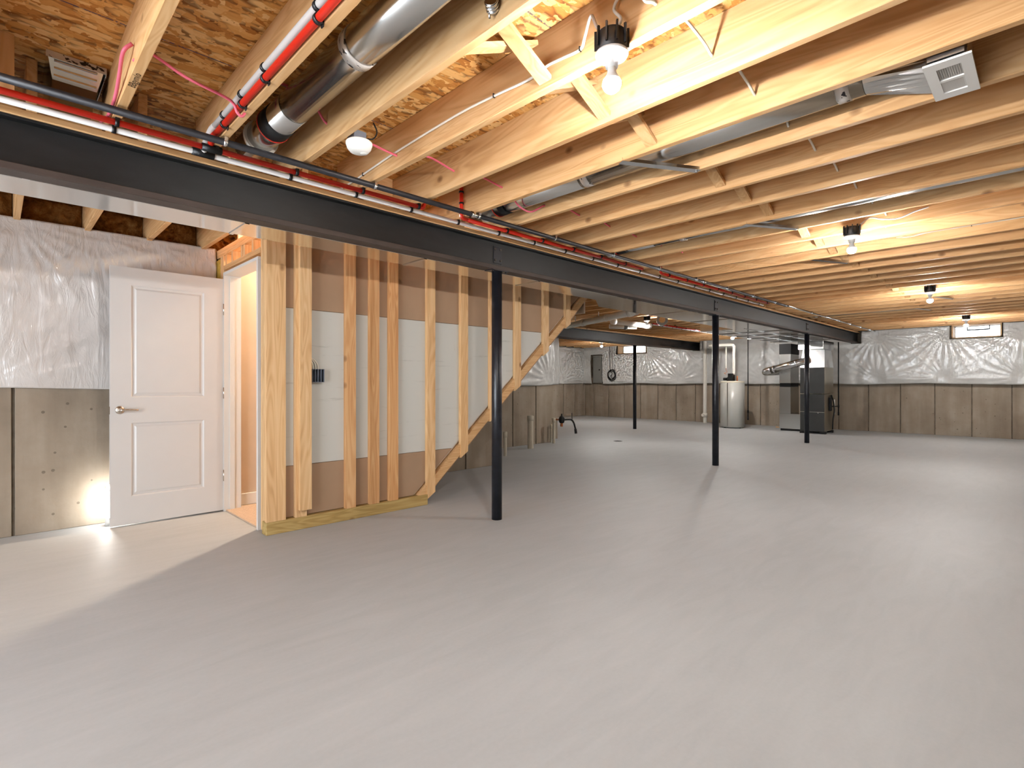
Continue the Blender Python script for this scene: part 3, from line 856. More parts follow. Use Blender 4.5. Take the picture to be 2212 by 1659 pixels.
for x in (9.9, 10.6, 11.3, 12.0, 12.6):
    new('drive_cleat', B(x - 0.012, x + 0.012, -0.004, 1.194, -0.012, 0.0), 'galv', tr)
for y in (0.4, 0.8):
    new('seam', B(9.16, 12.84, y - 0.006, y + 0.006, -0.006, 0.0), 'galv', tr)
for i, x in enumerate((0.09, 1.86, 2.15, 2.40, 4.35, 4.95, 5.5, 6.1, 6.6, 8.0, 9.4, 10.2)):
    new('hanger_strap', B(x, x + 0.028, -0.018, -0.0005, -0.003, 0.20), 'galv_bright', tr)

# ------------------------------------------------------------------ round ducts between the front joists
def round_duct(x, y0, y1, r, zc, label, tapes=(), collar=None, ring=None, end=None):
    e = thing('round_duct', label, 'duct', (x, y0, zc), 'round duct runs between joists')
    ys = [y0]; y = y0
    while y < y1 - 0.2: y = min(y1, y + 1.5); ys.append(y)
    ys[-1] = y1
    for i, (a, b) in enumerate(zip(ys, ys[1:])):
        new('pipe_section', cyl(bmesh.new(), (0, a - y0, 0), (0, b - y0 - 0.002, 0), r - 0.001 * (i % 2), seg=40, caps=True), 'galv', e)
    for t in tapes:
        new('tape_band', cyl(bmesh.new(), (0, t - y0, 0), (0, t - y0 + 0.05, 0), r + 0.0015, seg=40), 'tape', e)
    if collar:
        new('collar', cyl(bmesh.new(), (0, collar - y0, 0), (0, collar - y0 + 0.10, 0), r + 0.004, r + 0.006, seg=40), 'rubber', e)
        bmr = bmesh.new(); cyl(bmr, (0, collar - y0 + 0.098, 0), (0, collar - y0 + 0.106, 0), r + 0.008, seg=40)
        new('band', bmr, 'pex_red', e)  # thin red edge puts a small reflection on the collar into colour
    if ring:
        new('takeoff_ring', cyl(bmesh.new(), (0, ring - y0, -0.002), (0, ring - y0 + 0.022, -0.002), r + 0.012, seg=40), 'pvc', e)
    return e
d1 = round_duct(1.015, -0.50, 3.13, 0.076, 2.428, 'shiny round duct nearest the camera with a foil tape band', tapes=(1.86,), collar=2.66, ring=2.93)
d2 = round_duct(2.632, 0.55, 3.13, 0.076, 2.420, 'long round duct ending at the white register', tapes=(0.60, 1.98), collar=2.72, ring=2.95)
d3 = round_duct(nf(9) + 0.038 + 0.185, -0.50, 3.13, 0.070, 2.425, 'round duct half hidden between joists left of the second light', tapes=(2.2,), collar=2.80, ring=2.98)
d4 = round_duct(nf(25) + 0.038 + 0.185, 1.45, 3.13, 0.074, 2.405, 'round duct stub far off below the third light', collar=2.85, ring=3.0)
# straps under the ducts
def hanger(p0, p1, label):
    e = thing('duct_strap', label, 'strap', p0, 'sheet metal straps under ducts')
    q = Vector(p1) - Vector(p0)
    new('strap', beam_between(bmesh.new(), (0, 0, 0), q, 0.045, 0.0015), 'galv_bright', e)
    d = q.normalized(); u = d.cross(Vector((0, 0, 1)))
    new('lip', beam_between(bmesh.new(), u * 0.022 + Vector((0, 0, 0.008)), u * 0.022 + q + Vector((0, 0, 0.008)), 0.002, 0.018), 'galv_bright', e)
    new('screw', cyl(bmesh.new(), q * 0.97 + Vector((0, 0, -0.002)), q * 0.97 + Vector((0, 0, -0.006)), 0.008, seg=8), 'galv', e)
hanger((nf(5) + 0.01, 1.63, JB - 0.002), (nf(6) + 0.02, 1.39, JB - 0.002), 'bright metal strap crossing under the duct with the register')
hanger((nf(9) + 0.01, 1.62, JB - 0.002), (nf(10) + 0.02, 1.38, JB - 0.002), 'bright metal strap beside the second ceiling light')
hanger((nf(13) + 0.01, 1.62, JB - 0.002), (nf(14) + 0.02, 1.42, JB - 0.002), 'small metal strap two bays beyond the second ceiling light')
hanger((nf(22) + 0.01, 1.12, JB - 0.002), (nf(23) + 0.02, 0.98, JB - 0.002), 'small metal strap just beyond the third ceiling light')
hanger((nf(25) + 0.01, 1.52, JB - 0.002), (nf(26) + 0.02, 1.38, JB - 0.002), 'small metal strap at the end of the far duct stub')

# white register at the end of the long duct
rg = thing('air_register', 'white rectangular air register on a metal boot below the joists', 'register', (2.635, 0.266, 2.293))
bm = bmesh.new()
for b in ((-0.165, 0.165, -0.070, -0.036, 0, 0.008), (-0.165, 0.165, 0.036, 0.070, 0, 0.008), (-0.165, -0.112, -0.036, 0.036, 0, 0.008), (0.112, 0.165, -0.036, 0.036, 0, 0.008), (-0.008, 0.008, -0.036, 0.036, 0, 0.008)):
    box(bm, *b)
new('faceplate', bm, 'diffuser', rg)
for s, m in ((-1, 'diffuser_dim'), (1, 'diffuser')):
    for i in range(11):
        y = -0.033 + 0.0066 * i
        new('louver', beam_between(bmesh.new(), (0.01 if s > 0 else -0.111, y, 0.006), (0.111 if s > 0 else -0.01, y, 0.006), 0.0064, 0.0012, upv=(0, 0.22 * s, 1)), m, rg)
new('boot_box', B(-0.15, 0.15, -0.060, 0.062, 0.0085, 0.10, bev=0.003), 'galv', rg)
new('mount_flange', B(-0.172, -0.151, -0.05, 0.055, 0.012, 0.06), 'galv_bright', rg)
for i in range(2): new('screw', cyl(bmesh.new(), (-0.172, -0.04 + 0.08 * i, 0.05), (-0.178, -0.04 + 0.08 * i, 0.05), 0.005, seg=8), 'galv', rg)
bm = bmesh.new()
n = 24
ra = [bm.verts.new((0.076 * math.cos(2 * math.pi * i / n) - 0.003, 0.282, 0.127 + 0.076 * math.sin(2 * math.pi * i / n))) for i in range(n)]
def sq(i):
    a = 2 * math.pi * i / n; c, s = math.cos(a), math.sin(a); m = max(abs(c), abs(s)); return c / m, s / m
rb = [bm.verts.new((0.13 * sq(i)[0], 0.064, 0.075 + 0.055 * sq(i)[1])) for i in range(n)]
for i in range(n): bm.faces.new((ra[i], ra[(i + 1) % n], rb[(i + 1) % n], rb[i]))
bm.faces.new(ra[::-1]); bm.faces.new(rb); bmesh.ops.recalc_face_normals(bm, faces=bm.faces[:])
new('boot_transition', bm, 'galv', rg)

# floor boot upper left
rb_ = thing('register_boot', 'taped sheet metal register boot under the subfloor at upper left', 'duct', (0.262, 3.20, JT))
bm = bmesh.new()
def quad_loft(bm, a, b):
    A = [bm.verts.new(p) for p in a]; Bq = [bm.verts.new(p) for p in b]
    for i in range(4): bm.faces.new((A[i], A[(i + 1) % 4], Bq[(i + 1) % 4], Bq[i]))
    bm.faces.new(A); bm.faces.new(Bq[::-1]); bmesh.ops.recalc_face_normals(bm, faces=bm.faces[:])
quad_loft(bm, [(-0.10, -0.19, -0.001), (0.10, -0.19, -0.001), (0.10, 0.22, -0.001), (-0.10, 0.22, -0.001)], [(-0.08, -0.14, -0.10), (0.075, -0.14, -0.10), (0.075, 0.10, -0.15), (-0.08, 0.10, -0.15)])
new('boot', bm, 'galv', rb_)
for i, z in enumerate((-0.03, -0.055, -0.08)):
    new('seam', B(-0.076, 0.072, -0.185 + 0.016 * i, -0.176 + 0.016 * i, z - 0.008, z), 'galv_bright', rb_)
new('tape_band', B(-0.104, 0.104, -0.195, -0.1915, -0.03, -0.002), 'tape', rb_)
new('tape_band', B(0.101, 0.104, -0.19, 0.2, -0.035, -0.002), 'tape', rb_)

# ------------------------------------------------------------------ pipes along the long beam
def clip_mesh(r):
    bm = bmesh.new()
    cyl(bm, (-0.008, 0, 0), (0.008, 0, 0), r + 0.004, seg=14)
    box(bm, -0.008, 0.008, -r - 0.004, r + 0.012, r * 0.2, r + 0.004)
    return bm
def pipe_x(name, label, x0, x1, y, z, r, mat, clips, clipmat='clip_black', extra=()):
    e = thing(name, label, 'pipe', (x0, y, z))
    new('tube', cyl(bmesh.new(), (0, 0, 0), (x1 - x0, 0, 0), r, seg=16), mat, e)
    src = None
    for cx in clips:
        if not x0 < cx < x1: continue
        if src is None: src = new('clip', clip_mesh(r), clipmat, e, (cx - x0, 0, 0))
        else: inst(src, 'clip', e, (cx - x0, 0, 0))
    return e
jc = [nf(k) + 0.019 for k in range(-8, 34)]
pz = JB - 0.018
wp = pipe_x('water_pipe', 'white plastic water pipe clipped along the beam nailer', X_B + 0.1, 8.3, 3.046, pz, 0.0138, 'pex_white', jc)
r1 = pipe_x('water_pipe', 'red plastic water pipe beside the white one, nearest run', X_B + 0.1, 2.03, 2.956, pz, 0.0138, 'pex_red', jc)
new('riser', tube(bmesh.new(), [(2.03 - X_B - 0.1, 0, 0), (2.06 - X_B - 0.1, 0, 0.004), (2.07 - X_B - 0.1, 0, 0.05), (2.07 - X_B - 0.1, 0, 0.2)], 0.0138, 12), 'pex_red', r1)
r2 = pipe_x('water_pipe', 'red plastic water pipe along the beam, middle run past the first post', 2.44, 4.78, 2.950, pz, 0.0138, 'pex_red', jc)
new('riser', tube(bmesh.new(), [(0.0, 0, 0), (-0.045, 0, 0.006), (-0.055, 0, 0.05), (-0.055, 0, 0.225)], 0.0138, 12), 'pex_red', r2)
for z in (0.03, 0.10, 0.18): new('clip', cyl(bmesh.new(), (-0.055, 0, z), (-0.055, 0, z + 0.012), 0.018, seg=12), 'clip_black', r2)
r3 = pipe_x('water_pipe', 'red plastic water pipe along the beam, far run by the second post', 5.16, 8.2, 2.930, pz, 0.0138, 'pex_red', jc)
new('riser', tube(bmesh.new(), [(0.0, 0, 0), (-0.045, 0, 0.006), (-0.055, 0, 0.05), (-0.055, 0, 0.225)], 0.0138, 12), 'pex_red', r3)
bp = pipe_x('gas_pipe', 'black pipe held by bright clips in front of the red and white pipes', X_B + 0.1, 8.6, 2.815, 2.294, 0.0165, 'pipe_black', [nf(k) + 0.019 for k in range(-7, 21, 2)], 'galv_bright')
new('coupling', cyl(bmesh.new(), (2.36 - X_B - 0.1, 0, 0), (2.41 - X_B - 0.1, 0, 0), 0.0215, seg=16), 'galv', bp)
new('coupling', cyl(bmesh.new(), (5.85 - X_B - 0.1, 0, 0), (5.90 - X_B - 0.1, 0, 0), 0.0215, seg=16), 'galv', bp)
gp = pipe_x('gas_pipe', 'thin grey conduit continuing the black pipe toward the far wall', 8.62, 14.3, 2.80, 2.294, 0.0145, 'galv', [nf(k) + 0.019 for k in range(21, 34, 2)], 'galv_bright')
# tee and branch running along the near face of the second joist
def pipe_y(label, x, z, y0, y1, mat, cl):
    e = thing('water_pipe', label, 'pipe', (x, y0, z))
    new('tube', cyl(bmesh.new(), (0, 0, 0), (0, y1 - y0, 0), 0.0138, seg=16), mat, e)
    for c in cl:
        new('clip', cyl(bmesh.new(), (0, c - y0 - 0.008, 0), (0, c - y0 + 0.008, 0), 0.018, seg=14), 'clip_black', e)
        new('clip_foot', B(0.012, nf(1) - x - 0.0005, c - y0 - 0.008, c - y0 + 0.008, -0.022, 0.0), 'clip_black', e)
    return e
cl = [2.70, 2.45, 2.18, 1.70, 1.25]
w2 = pipe_y('white plastic branch pipe running up the near face of a joist', nf(1) - 0.018, 2.372, -0.45, 2.84, 'pex_white', cl)
new('elbow', tube(bmesh.new(), [(0, 3.29, 0), (0, 3.36, 0), (0.0, 3.45, -0.03), (0, 3.496, -0.072)], 0.015, 12), 'pex_white', w2)
new('tee', cyl(bmesh.new(), (-0.05, 3.496, -0.072), (0.05, 3.496, -0.072), 0.019, seg=16), 'clip_black', w2)
r4 = pipe_y('red plastic branch pipe below the white branch on the same joist', nf(1) - 0.017, 2.330, -0.45, 2.84, 'pex_red', cl)
new('elbow', tube(bmesh.new(), [(0, 3.29, 0), (0, 3.35, 0), (0.01, 3.40, -0.01), (0.012, 3.406, -0.03)], 0.015, 12), 'pex_red', r4)
new('tee', cyl(bmesh.new(), (-0.03, 3.406, -0.030), (0.06, 3.406, -0.030), 0.019, seg=16), 'clip_black', r4)

# ------------------------------------------------------------------ cables
def cable(name, label, pts, r, mat, cat='cable', staples=()):
    p0 = Vector(pts[0])
    e = thing(name, label, cat, p0)
    new('jacket', tube(bmesh.new(), [Vector(p) - p0 for p in pts], r, 8, n=5), mat, e)
    for s in staples:
        q = Vector(s) - p0
        new('staple', B(q.x - 0.008, q.x + 0.004, q.y - 0.002, q.y + 0.002, q.z - 0.009, q.z + 0.009), 'clip_black', e)
    return e
pp = [(-0.03, 2.45, 2.42), (0.2, 2.46, 2.40), (nf(0), 2.43, 2.40)]
pk = [(nf(0), 2.43, 2.34), (nf(0) + 0.04, 2.43, 2.395), (0.55, 2.44, 2.355), (0.70, 2.47, 2.345), (nf(1) - 0.041, 2.485, 2.335), (nf(1) - 0.022, 2.494, 2.304), (nf(1) + 0.006, 2.50, 2.311), (nf(1) + 0.045, 2.51, 2.44)]
zs = [2.428, 2.386, 2.416, 2.422, 2.39, 2.415, 2.415, 2.41, 2.41, 2.41, 2.41]
for i, k in enumerate(range(2, 13)):
    y = 2.54 + 0.004 * (i % 4)
    if k == 6: pk += [(nf(k) - 0.34, y, 2.395), (nf(k) - 0.25, y + 0.01, 2.335), (nf(k) - 0.12, y + 0.02, 2.326)]
    elif k in (2, 10): pk += [(nf(k) - 0.28, y, 2.525), (nf(k) - 0.10, y, 2.525)]
    else: pk.append((nf(k) - 0.20, y, zs[i] + (0.02 if i % 2 else 0.028)))
    pk += [(nf(k) - 0.01, y, zs[i]), (nf(k) + 0.045, y, zs[i])]
cable('pink_cable', 'pink cable threaded through holes in the joists near the beam', pk, 0.0062, 'pink')
cable('pink_cable', 'pink cable drooping down the near face of the leftmost joist in view', [(nf(0) - 0.006, 2.42, 2.40), (nf(0) - 0.03, 2.45, 2.372), (nf(0) - 0.022, 2.6, 2.345), (nf(0) - 0.012, 2.78, 2.33), (nf(0) - 0.012, 2.98, 2.325), (nf(0) - 0.02, 3.12, 2.35)], 0.0068, 'pink')
x3 = nf(3) - 0.008
rx = [(1.535, 1.10, 2.352), (x3 - 0.02, 1.158, 2.42), (x3 - 0.014, 1.19, 2.48), (x3 - 0.01, 1.222, 2.416), (x3, 1.25, 2.389), (x3, 1.33, 2.393), (x3, 1.415, 2.399), (x3, 1.483, 2.387), (x3, 1.555, 2.386), (x3, 1.734, 2.40), (x3, 1.955, 2.411), (x3, 2.25, 2.408), (x3, 2.556, 2.40), (x3, 2.80, 2.386), (x3, 3.02, 2.372), (x3 - 0.004, 3.2, 2.365)]
cable('white_cable', 'white cable stapled along the joist from the nearest light to the beam', rx, 0.0058, 'romex', staples=[(x3, 1.25, 2.389), (x3, 1.734, 2.40), (x3, 2.9, 2.379)])
wc = [(1.54, 1.05, 2.352), (x3 - 0.02, 1.055, 2.40), (x3 - 0.012, 1.09, 2.455), (x3 - 0.012, 1.06, 2.49), (x3 - 0.008, 1.0, 2.478), (x3, 0.972, 2.43), (x3, 0.938, 2.406), (nf(3) + 0.05, 0.935, 2.404)]
for k in range(4, 12):
    y = 0.927 - 0.007 * (k - 4)
    top = 2.524 if k in (6, 10) else 2.445 + 0.012 * (k % 2)
    wc += [(nf(k) - 0.26, y + 0.004, top), (nf(k) - 0.085, y, top if k in (6, 10) else 2.425), (nf(k) - 0.005, y, 2.402), (nf(k) + 0.05, y, 2.402)]
wc += [(nf(11) + 0.2, 0.88, 2.44), (nf(12) - 0.03, 0.95, 2.40)]
cable('white_cable', 'white cable strung through joist holes between the nearest light and the second', wc, 0.0058, 'romex')
cable('white_cable', 'loop of white cable at the second ceiling light', [(nf(11) - 0.06, 1.03, 2.352), (nf(11) - 0.012, 0.98, 2.40), (nf(11) - 0.02, 0.9, 2.37), (nf(11) - 0.016, 0.8, 2.355), (nf(11) - 0.01, 0.7, 2.385), (nf(11) - 0.006, 0.62, 2.40)], 0.0058, 'romex')
cable('white_cable', 'white cable stapled flat on a joist beyond the second light', [(nf(13) - 0.008, 0.95, 2.40), (nf(13) - 0.012, 0.85, 2.385), (nf(13) - 0.007, 0.7, 2.40), (nf(13) - 0.007, 0.3, 2.40), (nf(13) - 0.007, -0.1, 2.40), (nf(13) - 0.007, -0.5, 2.40)], 0.0058, 'romex', staples=[(nf(13) - 0.007, 0.45, 2.40)])
# metal conduit connector at the top edge
mc = thing('conduit_connector', 'bright metal cable clamp on a joist at the top of the view', 'connector', (nf(2) - 0.002, 1.30, 2.36))
new('body', cyl(bmesh.new(), (0, 0, 0), (-0.03, -0.02, 0.012), 0.020, seg=12), 'galv_bright', mc)
for i in range(3): new('ring', cyl(bmesh.new(), (-0.006 - 0.009 * i, -0.004 - 0.006 * i, 0.003 + 0.0036 * i), (-0.010 - 0.009 * i, -0.0066 - 0.006 * i, 0.0045 + 0.0036 * i), 0.024, seg=12), 'galv_bright', mc)
new('screw', cyl(bmesh.new(), (-0.018, 0.0, -0.03), (-0.018, 0.0, 0.0), 0.004, seg=8), 'galv', mc)

# ------------------------------------------------------------------ ceiling lights
def light(x, y, label):
    e = thing('ceiling_light', label, 'light', (x, y, 2.272), 'bare bulb ceiling lights')
    bm = bmesh.new(); lathe(bm, [(0, 0.0), (0.050, 0.0), (0.053, 0.004), (0.052, 0.062), (0.047, 0.068), (0, 0.068)], seg=28)
    hb = new('outlet_box', bm, 'clip_black', e)
    src = None
    for i in range(10):
        a = 2 * math.pi * i / 10
        if src is None: src = new('fin', B(0.0515, 0.0600, -0.003, 0.003, 0.012, 0.078), 'clip_black', hb)
        o = src if i == 0 else inst(src, 'fin', hb)
        o.rotation_euler = (0, 0, a + 0.3)
    new('mount_tab', B(0.045, 0.0595, -0.02, 0.02, 0.05, 0.085), 'clip_black', hb)
    new('lampholder', lathe(bmesh.new(), [(0, -0.002), (0.056, -0.002), (0.0575, -0.008), (0.054, -0.015), (0.032, -0.024), (0.024, -0.032), (0.021, -0.052), (0, -0.052)], seg=32), 'lamp_white', e)
    new('bulb_base', lathe(bmesh.new(), [(0, -0.0525), (0.0145, -0.0525), (0.0150, -0.066), (0.018, -0.076), (0.0265, -0.089), (0.0300, -0.097), (0, -0.097)], seg=24), 'lamp_white', e)
    new('bulb', lathe(bmesh.new(), [(0.0, -0.140), (0.016, -0.1365), (0.0265, -0.127), (0.0325, -0.114), (0.0318, -0.106), (0.0302, -0.0975), (0.0, -0.0975)], seg=12), 'bulb', e)
    return e
light(nf(3) - 0.062, 1.07, 'lit bare bulb fixture nearest the camera')
light(nf(11) - 0.062, 1.09, 'lit bare bulb fixture second from the camera in the front row')
light(nf(20) - 0.062, 1.07, 'lit bare bulb fixture third from the camera in the front row')
light(nf(30) - 0.062, 1.07, 'lit bare bulb fixture farthest in the front row, before the window')
light(rear_x(21) - 0.062, 5.20, 'lit bare bulb fixture behind the long beam, beside the white drain pipes')
light(rear_x(30) + 0.04 - 0.062, 8.90, 'lit bare bulb fixture beyond the shorter beam near the grey panel')
light(rear_x(30) - 0.062, 5.17, 'lit bare bulb fixture above the water heater')
light(nf(-6) - 0.062, 1.07, 'extra lit bare bulb fixture added behind the camera for fill')  # unseen extra bulb continuing the front row, added for fill

# smoke detector
sd = thing('smoke_detector', 'white round smoke detector hanging between joists near the beam', 'detector', (1.292, 2.40, 2.262))
new('body', lathe(bmesh.new(), [(0, 0), (0.028, 0.0), (0.045, 0.006), (0.058, 0.022), (0.062, 0.036), (0.064, 0.040), (0.064, 0.050), (0.060, 0.054), (0, 0.054)], seg=36), 'detector', sd)
new('button', lathe(bmesh.new(), [(0, -0.003), (0.016, -0.002), (0.018, 0.001)], c=(0.02, -0.01, 0), seg=20), 'detector', sd)
new('mount_box', B(-0.045, 0.02, -0.035, 0.035, 0.055, 0.095), 'grey_box', sd)
new('connector', B(-0.01, 0.025, 0.0, 0.03, 0.096, 0.112), 'yellow', sd)
new('wire', tube(bmesh.new(), [(0.02, -0.02, 0.07), (0.055, -0.04, 0.075), (0.07, -0.05, 0.11), (0.05, -0.05, 0.15)], 0.0035, 8), 'clip_black', sd)

# ------------------------------------------------------------------ pipe stubs and fittings beyond the stairs
def stub(x, y, h, r, label):
    e = thing('pipe_stub', label, 'pipe', (x, y, 0), 'capped drain stubs')
    new('pipe', lathe(bmesh.new(), [(0, 0), (r, 0), (r, h - 0.05), (0, h - 0.05)], seg=20, smooth=False), 'pvc_old', e)
    new('cap', lathe(bmesh.new(), [(0, h - 0.085), (r + 0.006, h - 0.085), (r + 0.006, h - 0.008), (r - 0.002, h), (0, h)], seg=20), 'pvc_old', e)
stub(5.604, 5.865, 0.374, 0.026, 'short capped white drain stub just right of the nearest post')
stub(6.56, 6.24, 0.562, 0.050, 'thickest capped white drain stub against the stained concrete')
stub(7.44, 6.478, 0.472, 0.028, 'capped white drain stub by the black water valve')
stub(7.49, 6.585, 0.345, 0.014, 'thin white pipe stub close behind another stub at the wall')
wv = thing('water_valve', 'black water main valve with a dangling hose end by the concrete corner', 'valve', (7.93, 6.70, 0.0))
new('supply_pipe', cyl(bmesh.new(), (0, 0.27, 0.40), (0, 0.05, 0.40), 0.016, seg=12), 'copper', wv)
new('body', lathe(bmesh.new(), [(0, -0.06), (0.04, -0.06), (0.055, -0.03), (0.06, 0.02), (0.045, 0.06), (0.02, 0.075), (0.012, 0.12), (0, 0.12)], c=(0, 0, 0.40), seg=18), 'rubber', wv)
new('brass_nut', cyl(bmesh.new(), (0, 0, 0.27), (0, 0, 0.34), 0.028, seg=6), 'copper', wv)
new('hose', tube(bmesh.new(), [(0.04, -0.02, 0.40), (0.12, -0.06, 0.405), (0.19, -0.09, 0.395), (0.235, -0.11, 0.34), (0.26, -0.12, 0.26), (0.275, -0.125, 0.20)], 0.017, 10), 'rubber', wv)
new('hose_end', cyl(bmesh.new(), (0.272, -0.124, 0.215), (0.282, -0.13, 0.125), 0.026, seg=12), 'rubber', wv)
new('lever', beam_between(bmesh.new(), (0.205, -0.095, 0.40), (0.195, -0.095, 0.53), 0.014, 0.006, upv=(0, 1, 0)), 'rubber', wv)
fd = thing('floor_drain', 'small round floor drain in the slab behind the posts', 'drain', (8.60, 5.85, 0))
new('rim', lathe(bmesh.new(), [(0, 0.0005), (0.075, 0.0005), (0.075, 0.003), (0.09, 0.003), (0.09, 0.0)], seg=28, smooth=False), 'panel_grey', fd)
for i in range(5): new('grate_bar', B(-0.06, 0.06, -0.05 + 0.025 * i - 0.006, -0.05 + 0.025 * i + 0.006, 0.0006, 0.0035), 'rubber', fd)

# ------------------------------------------------------------------ water heater
wh = thing('water_heater', 'grey cylindrical water heater with a black blower on top', 'water heater', (13.29, 5.62, 0))
for a in range(3):
    t = 2.094 * a + 0.4
    new('foot', cyl(bmesh.new(), (0.2 * math.cos(t), 0.2 * math.sin(t), 0), (0.2 * math.cos(t), 0.2 * math.sin(t), 0.02), 0.025, seg=10), 'rubber', wh)
bm = lathe(bmesh.new(), [(0, 0.02), (0.278, 0.02), (0.283, 0.03), (0.283, 1.135), (0, 1.135)], seg=48, smooth=False)
o = new('tank', bm, 'tank', wh)
for p in o.data.polygons: p.use_smooth = abs(p.normal.z) < 0.5
new('lid', lathe(bmesh.new(), [(0.287, 1.130), (0.287, 1.16), (0.26, 1.172), (0, 1.175)], seg=48), 'pvc_old', wh)
new('seam', B(-0.292, -0.2835, -0.008, 0.008, 0.05, 1.12), 'galv', wh)
blo = new('blower', cyl(bmesh.new(), (-0.08, 0.09, 1.21), (-0.08, -0.02, 1.21), 0.06, seg=20), 'rubber', wh)
new('blower_box', B(-0.14, 0.02, -0.06, 0.06, 1.176, 1.33, bev=0.01), 'rubber', blo)
for i in range(5): new('blower_fin', B(-0.15, 0.03, -0.05 + 0.024 * i, -0.042 + 0.024 * i, 1.20, 1.36), 'rubber', blo)
new('blower_snout', cyl(bmesh.new(), (-0.15, 0.09, 1.22), (-0.15, 0.16, 1.22), 0.035, seg=14), 'rubber', blo)
new('vent_pipe', tube(bmesh.new(), [(-0.02, -0.045, 1.33), (-0.02, -0.045, 1.6), (-0.02, -0.045, 2.02)], 0.034, 16), 'pvc', wh)
new('water_line', tube(bmesh.new(), [(-0.05, 0.14, 1.50), (-0.052, 0.14, 1.8), (-0.05, 0.135, 2.04)], 0.016, 10), 'pvc', wh)
new('wire', tube(bmesh.new(), [(-0.06, 0.14, 1.50), (-0.07, 0.13, 1.44), (-0.06, 0.11, 1.40), (-0.09, 0.17, 1.37), (-0.08, 0.12, 1.34)], 0.006, 8), 'copper', wh)
new('relief_valve', cyl(bmesh.new(), (0.05, -0.1, 1.175), (0.05, -0.1, 1.30), 0.018, seg=10), 'copper', wh)
new('vent_elbow', tube(bmesh.new(), [(-0.02, -0.045, 2.0), (-0.02, -0.045, 2.045), (-0.02, 0.02, 2.085), (-0.02, 0.25, 2.09), (-0.02, 0.6, 2.09)], 0.037, 14), 'pvc', wh)

# ------------------------------------------------------------------ furnace with plenum, return and bypass duct
fu = thing('furnace', 'charcoal upright furnace on black feet with sheet metal plenum above', 'furnace', (12.93, 3.70, 0))
for x in (0.05, 0.60):
    for y in (-0.20, 0.20): new('foot', B(x - 0.05, x + 0.05, y - 0.055, y + 0.055, 0, 0.055), 'rubber', fu)
new('lower_cabinet', B(0.006, 0.66, -0.245, 0.245, 0.0555, 0.875, bev=0.004), 'furnace_side', fu)
new('upper_cabinet', B(0.006, 0.66, -0.245, 0.245, 0.885, 1.465, bev=0.004), 'furnace_side', fu)
for z0, z1 in ((0.06, 0.475), (0.485, 0.87), (0.89, 1.46)):
    new('door_panel', B(-0.008, 0.0055, -0.243, 0.243, z0, z1, bev=0.003), 'furnace', fu)
for y, z in ((0.15, 0.43), (0.15, 0.90), (-0.12, 0.46), (0.15, 0.60)):
    new('latch', cyl(bmesh.new(), (-0.0085, y, z), (-0.016, y, z), 0.012, seg=10), 'galv_bright', fu)
bm = bmesh.new()
quad_loft(bm, [(0.0, -0.245, 1.466), (0.66, -0.245, 1.466), (0.66, 0.245, 1.466), (0.0, 0.245, 1.466)], [(0.02, -0.245, 1.86), (0.66, -0.20, 1.86), (0.66, 0.20, 1.86), (0.02, 0.20, 1.86)])
new('plenum', bm, 'galv', fu)
new('plenum_collar', B(-0.10, 0.68, -0.25, 0.26, 1.862, 2.045, bev=0.004), 'galv', fu)
new('gas_valve', B(0.30, 0.40, -0.29, -0.246, 0.50, 0.80, bev=0.01), 'rubber', fu)
new('condensate_hose', tube(bmesh.new(), [(0.45, -0.26, 0.85), (0.5, -0.29, 0.7), (0.52, -0.30, 0.5), (0.50, -0.28, 0.3), (0.5, -0.27, 0.08)], 0.014, 8), 'rubber', fu)
new('condensate_pipe', tube(bmesh.new(), [(0.56, -0.29, 0.75), (0.56, -0.29, 0.6), (0.56, -0.29, 0.42)], 0.014, 8), 'pvc', fu)
rd = thing('return_duct', 'tall sheet metal return duct standing left of the furnace', 'duct', (13.30, 4.26, 0))
new('lower_boot', B(0.0, 0.58, -0.305, 0.25, 0.05, 0.40, bev=0.003), 'galv', rd)
new('lower_duct', B(0.0, 0.58, 0.0, 0.25, 0.4005, 1.03, bev=0.003), 'galv', rd)
new('filter_frame', B(0.01, 0.57, 0.005, 0.245, 1.031, 1.119), 'rubber', rd)
new('upper_duct', B(0.0, 0.58, 0.0, 0.25, 1.12, 1.80, bev=0.003), 'galv', rd)
new('flex_connector', B(0.005, 0.575, -0.005, 0.255, 1.801, 2.045), 'rubber', rd)
new('support', B(0.02, 0.1, -0.28, 0.23, 0.0, 0.049), 'rubber', rd)
new('support', B(0.45, 0.53, -0.28, 0.23, 0.0, 0.049), 'rubber', rd)
bd = thing('bypass_duct', 'round shiny bypass duct slanting from the plenum to the return duct', 'duct', (12.90, 3.80, 1.62))
new('pipe', cyl(bmesh.new(), (0.03, 0.0, 0.0), (0.10, 0.80, -0.20), 0.082, seg=32), 'galv', bd)
new('bead', cyl(bmesh.new(), (0.046, 0.20, -0.05), (0.050, 0.24, -0.06), 0.088, seg=32), 'galv_bright', bd)
new('bead', cyl(bmesh.new(), (0.092, 0.70, -0.175), (0.096, 0.74, -0.185), 0.088, seg=32), 'galv_bright', bd)
new('elbow', tube(bmesh.new(), [(0.098, 0.78, -0.195), (0.12, 0.88, -0.22), (0.20, 0.95, -0.235), (0.32, 0.93, -0.235), (0.44, 0.80, -0.23), (0.52, 0.70, -0.22)], 0.084, 24), 'galv', bd)
new('plenum_takeoff', cyl(bmesh.new(), (0.035, 0.02, -0.005), (0.055, -0.04, 0.01), 0.086, seg=32), 'galv', bd)

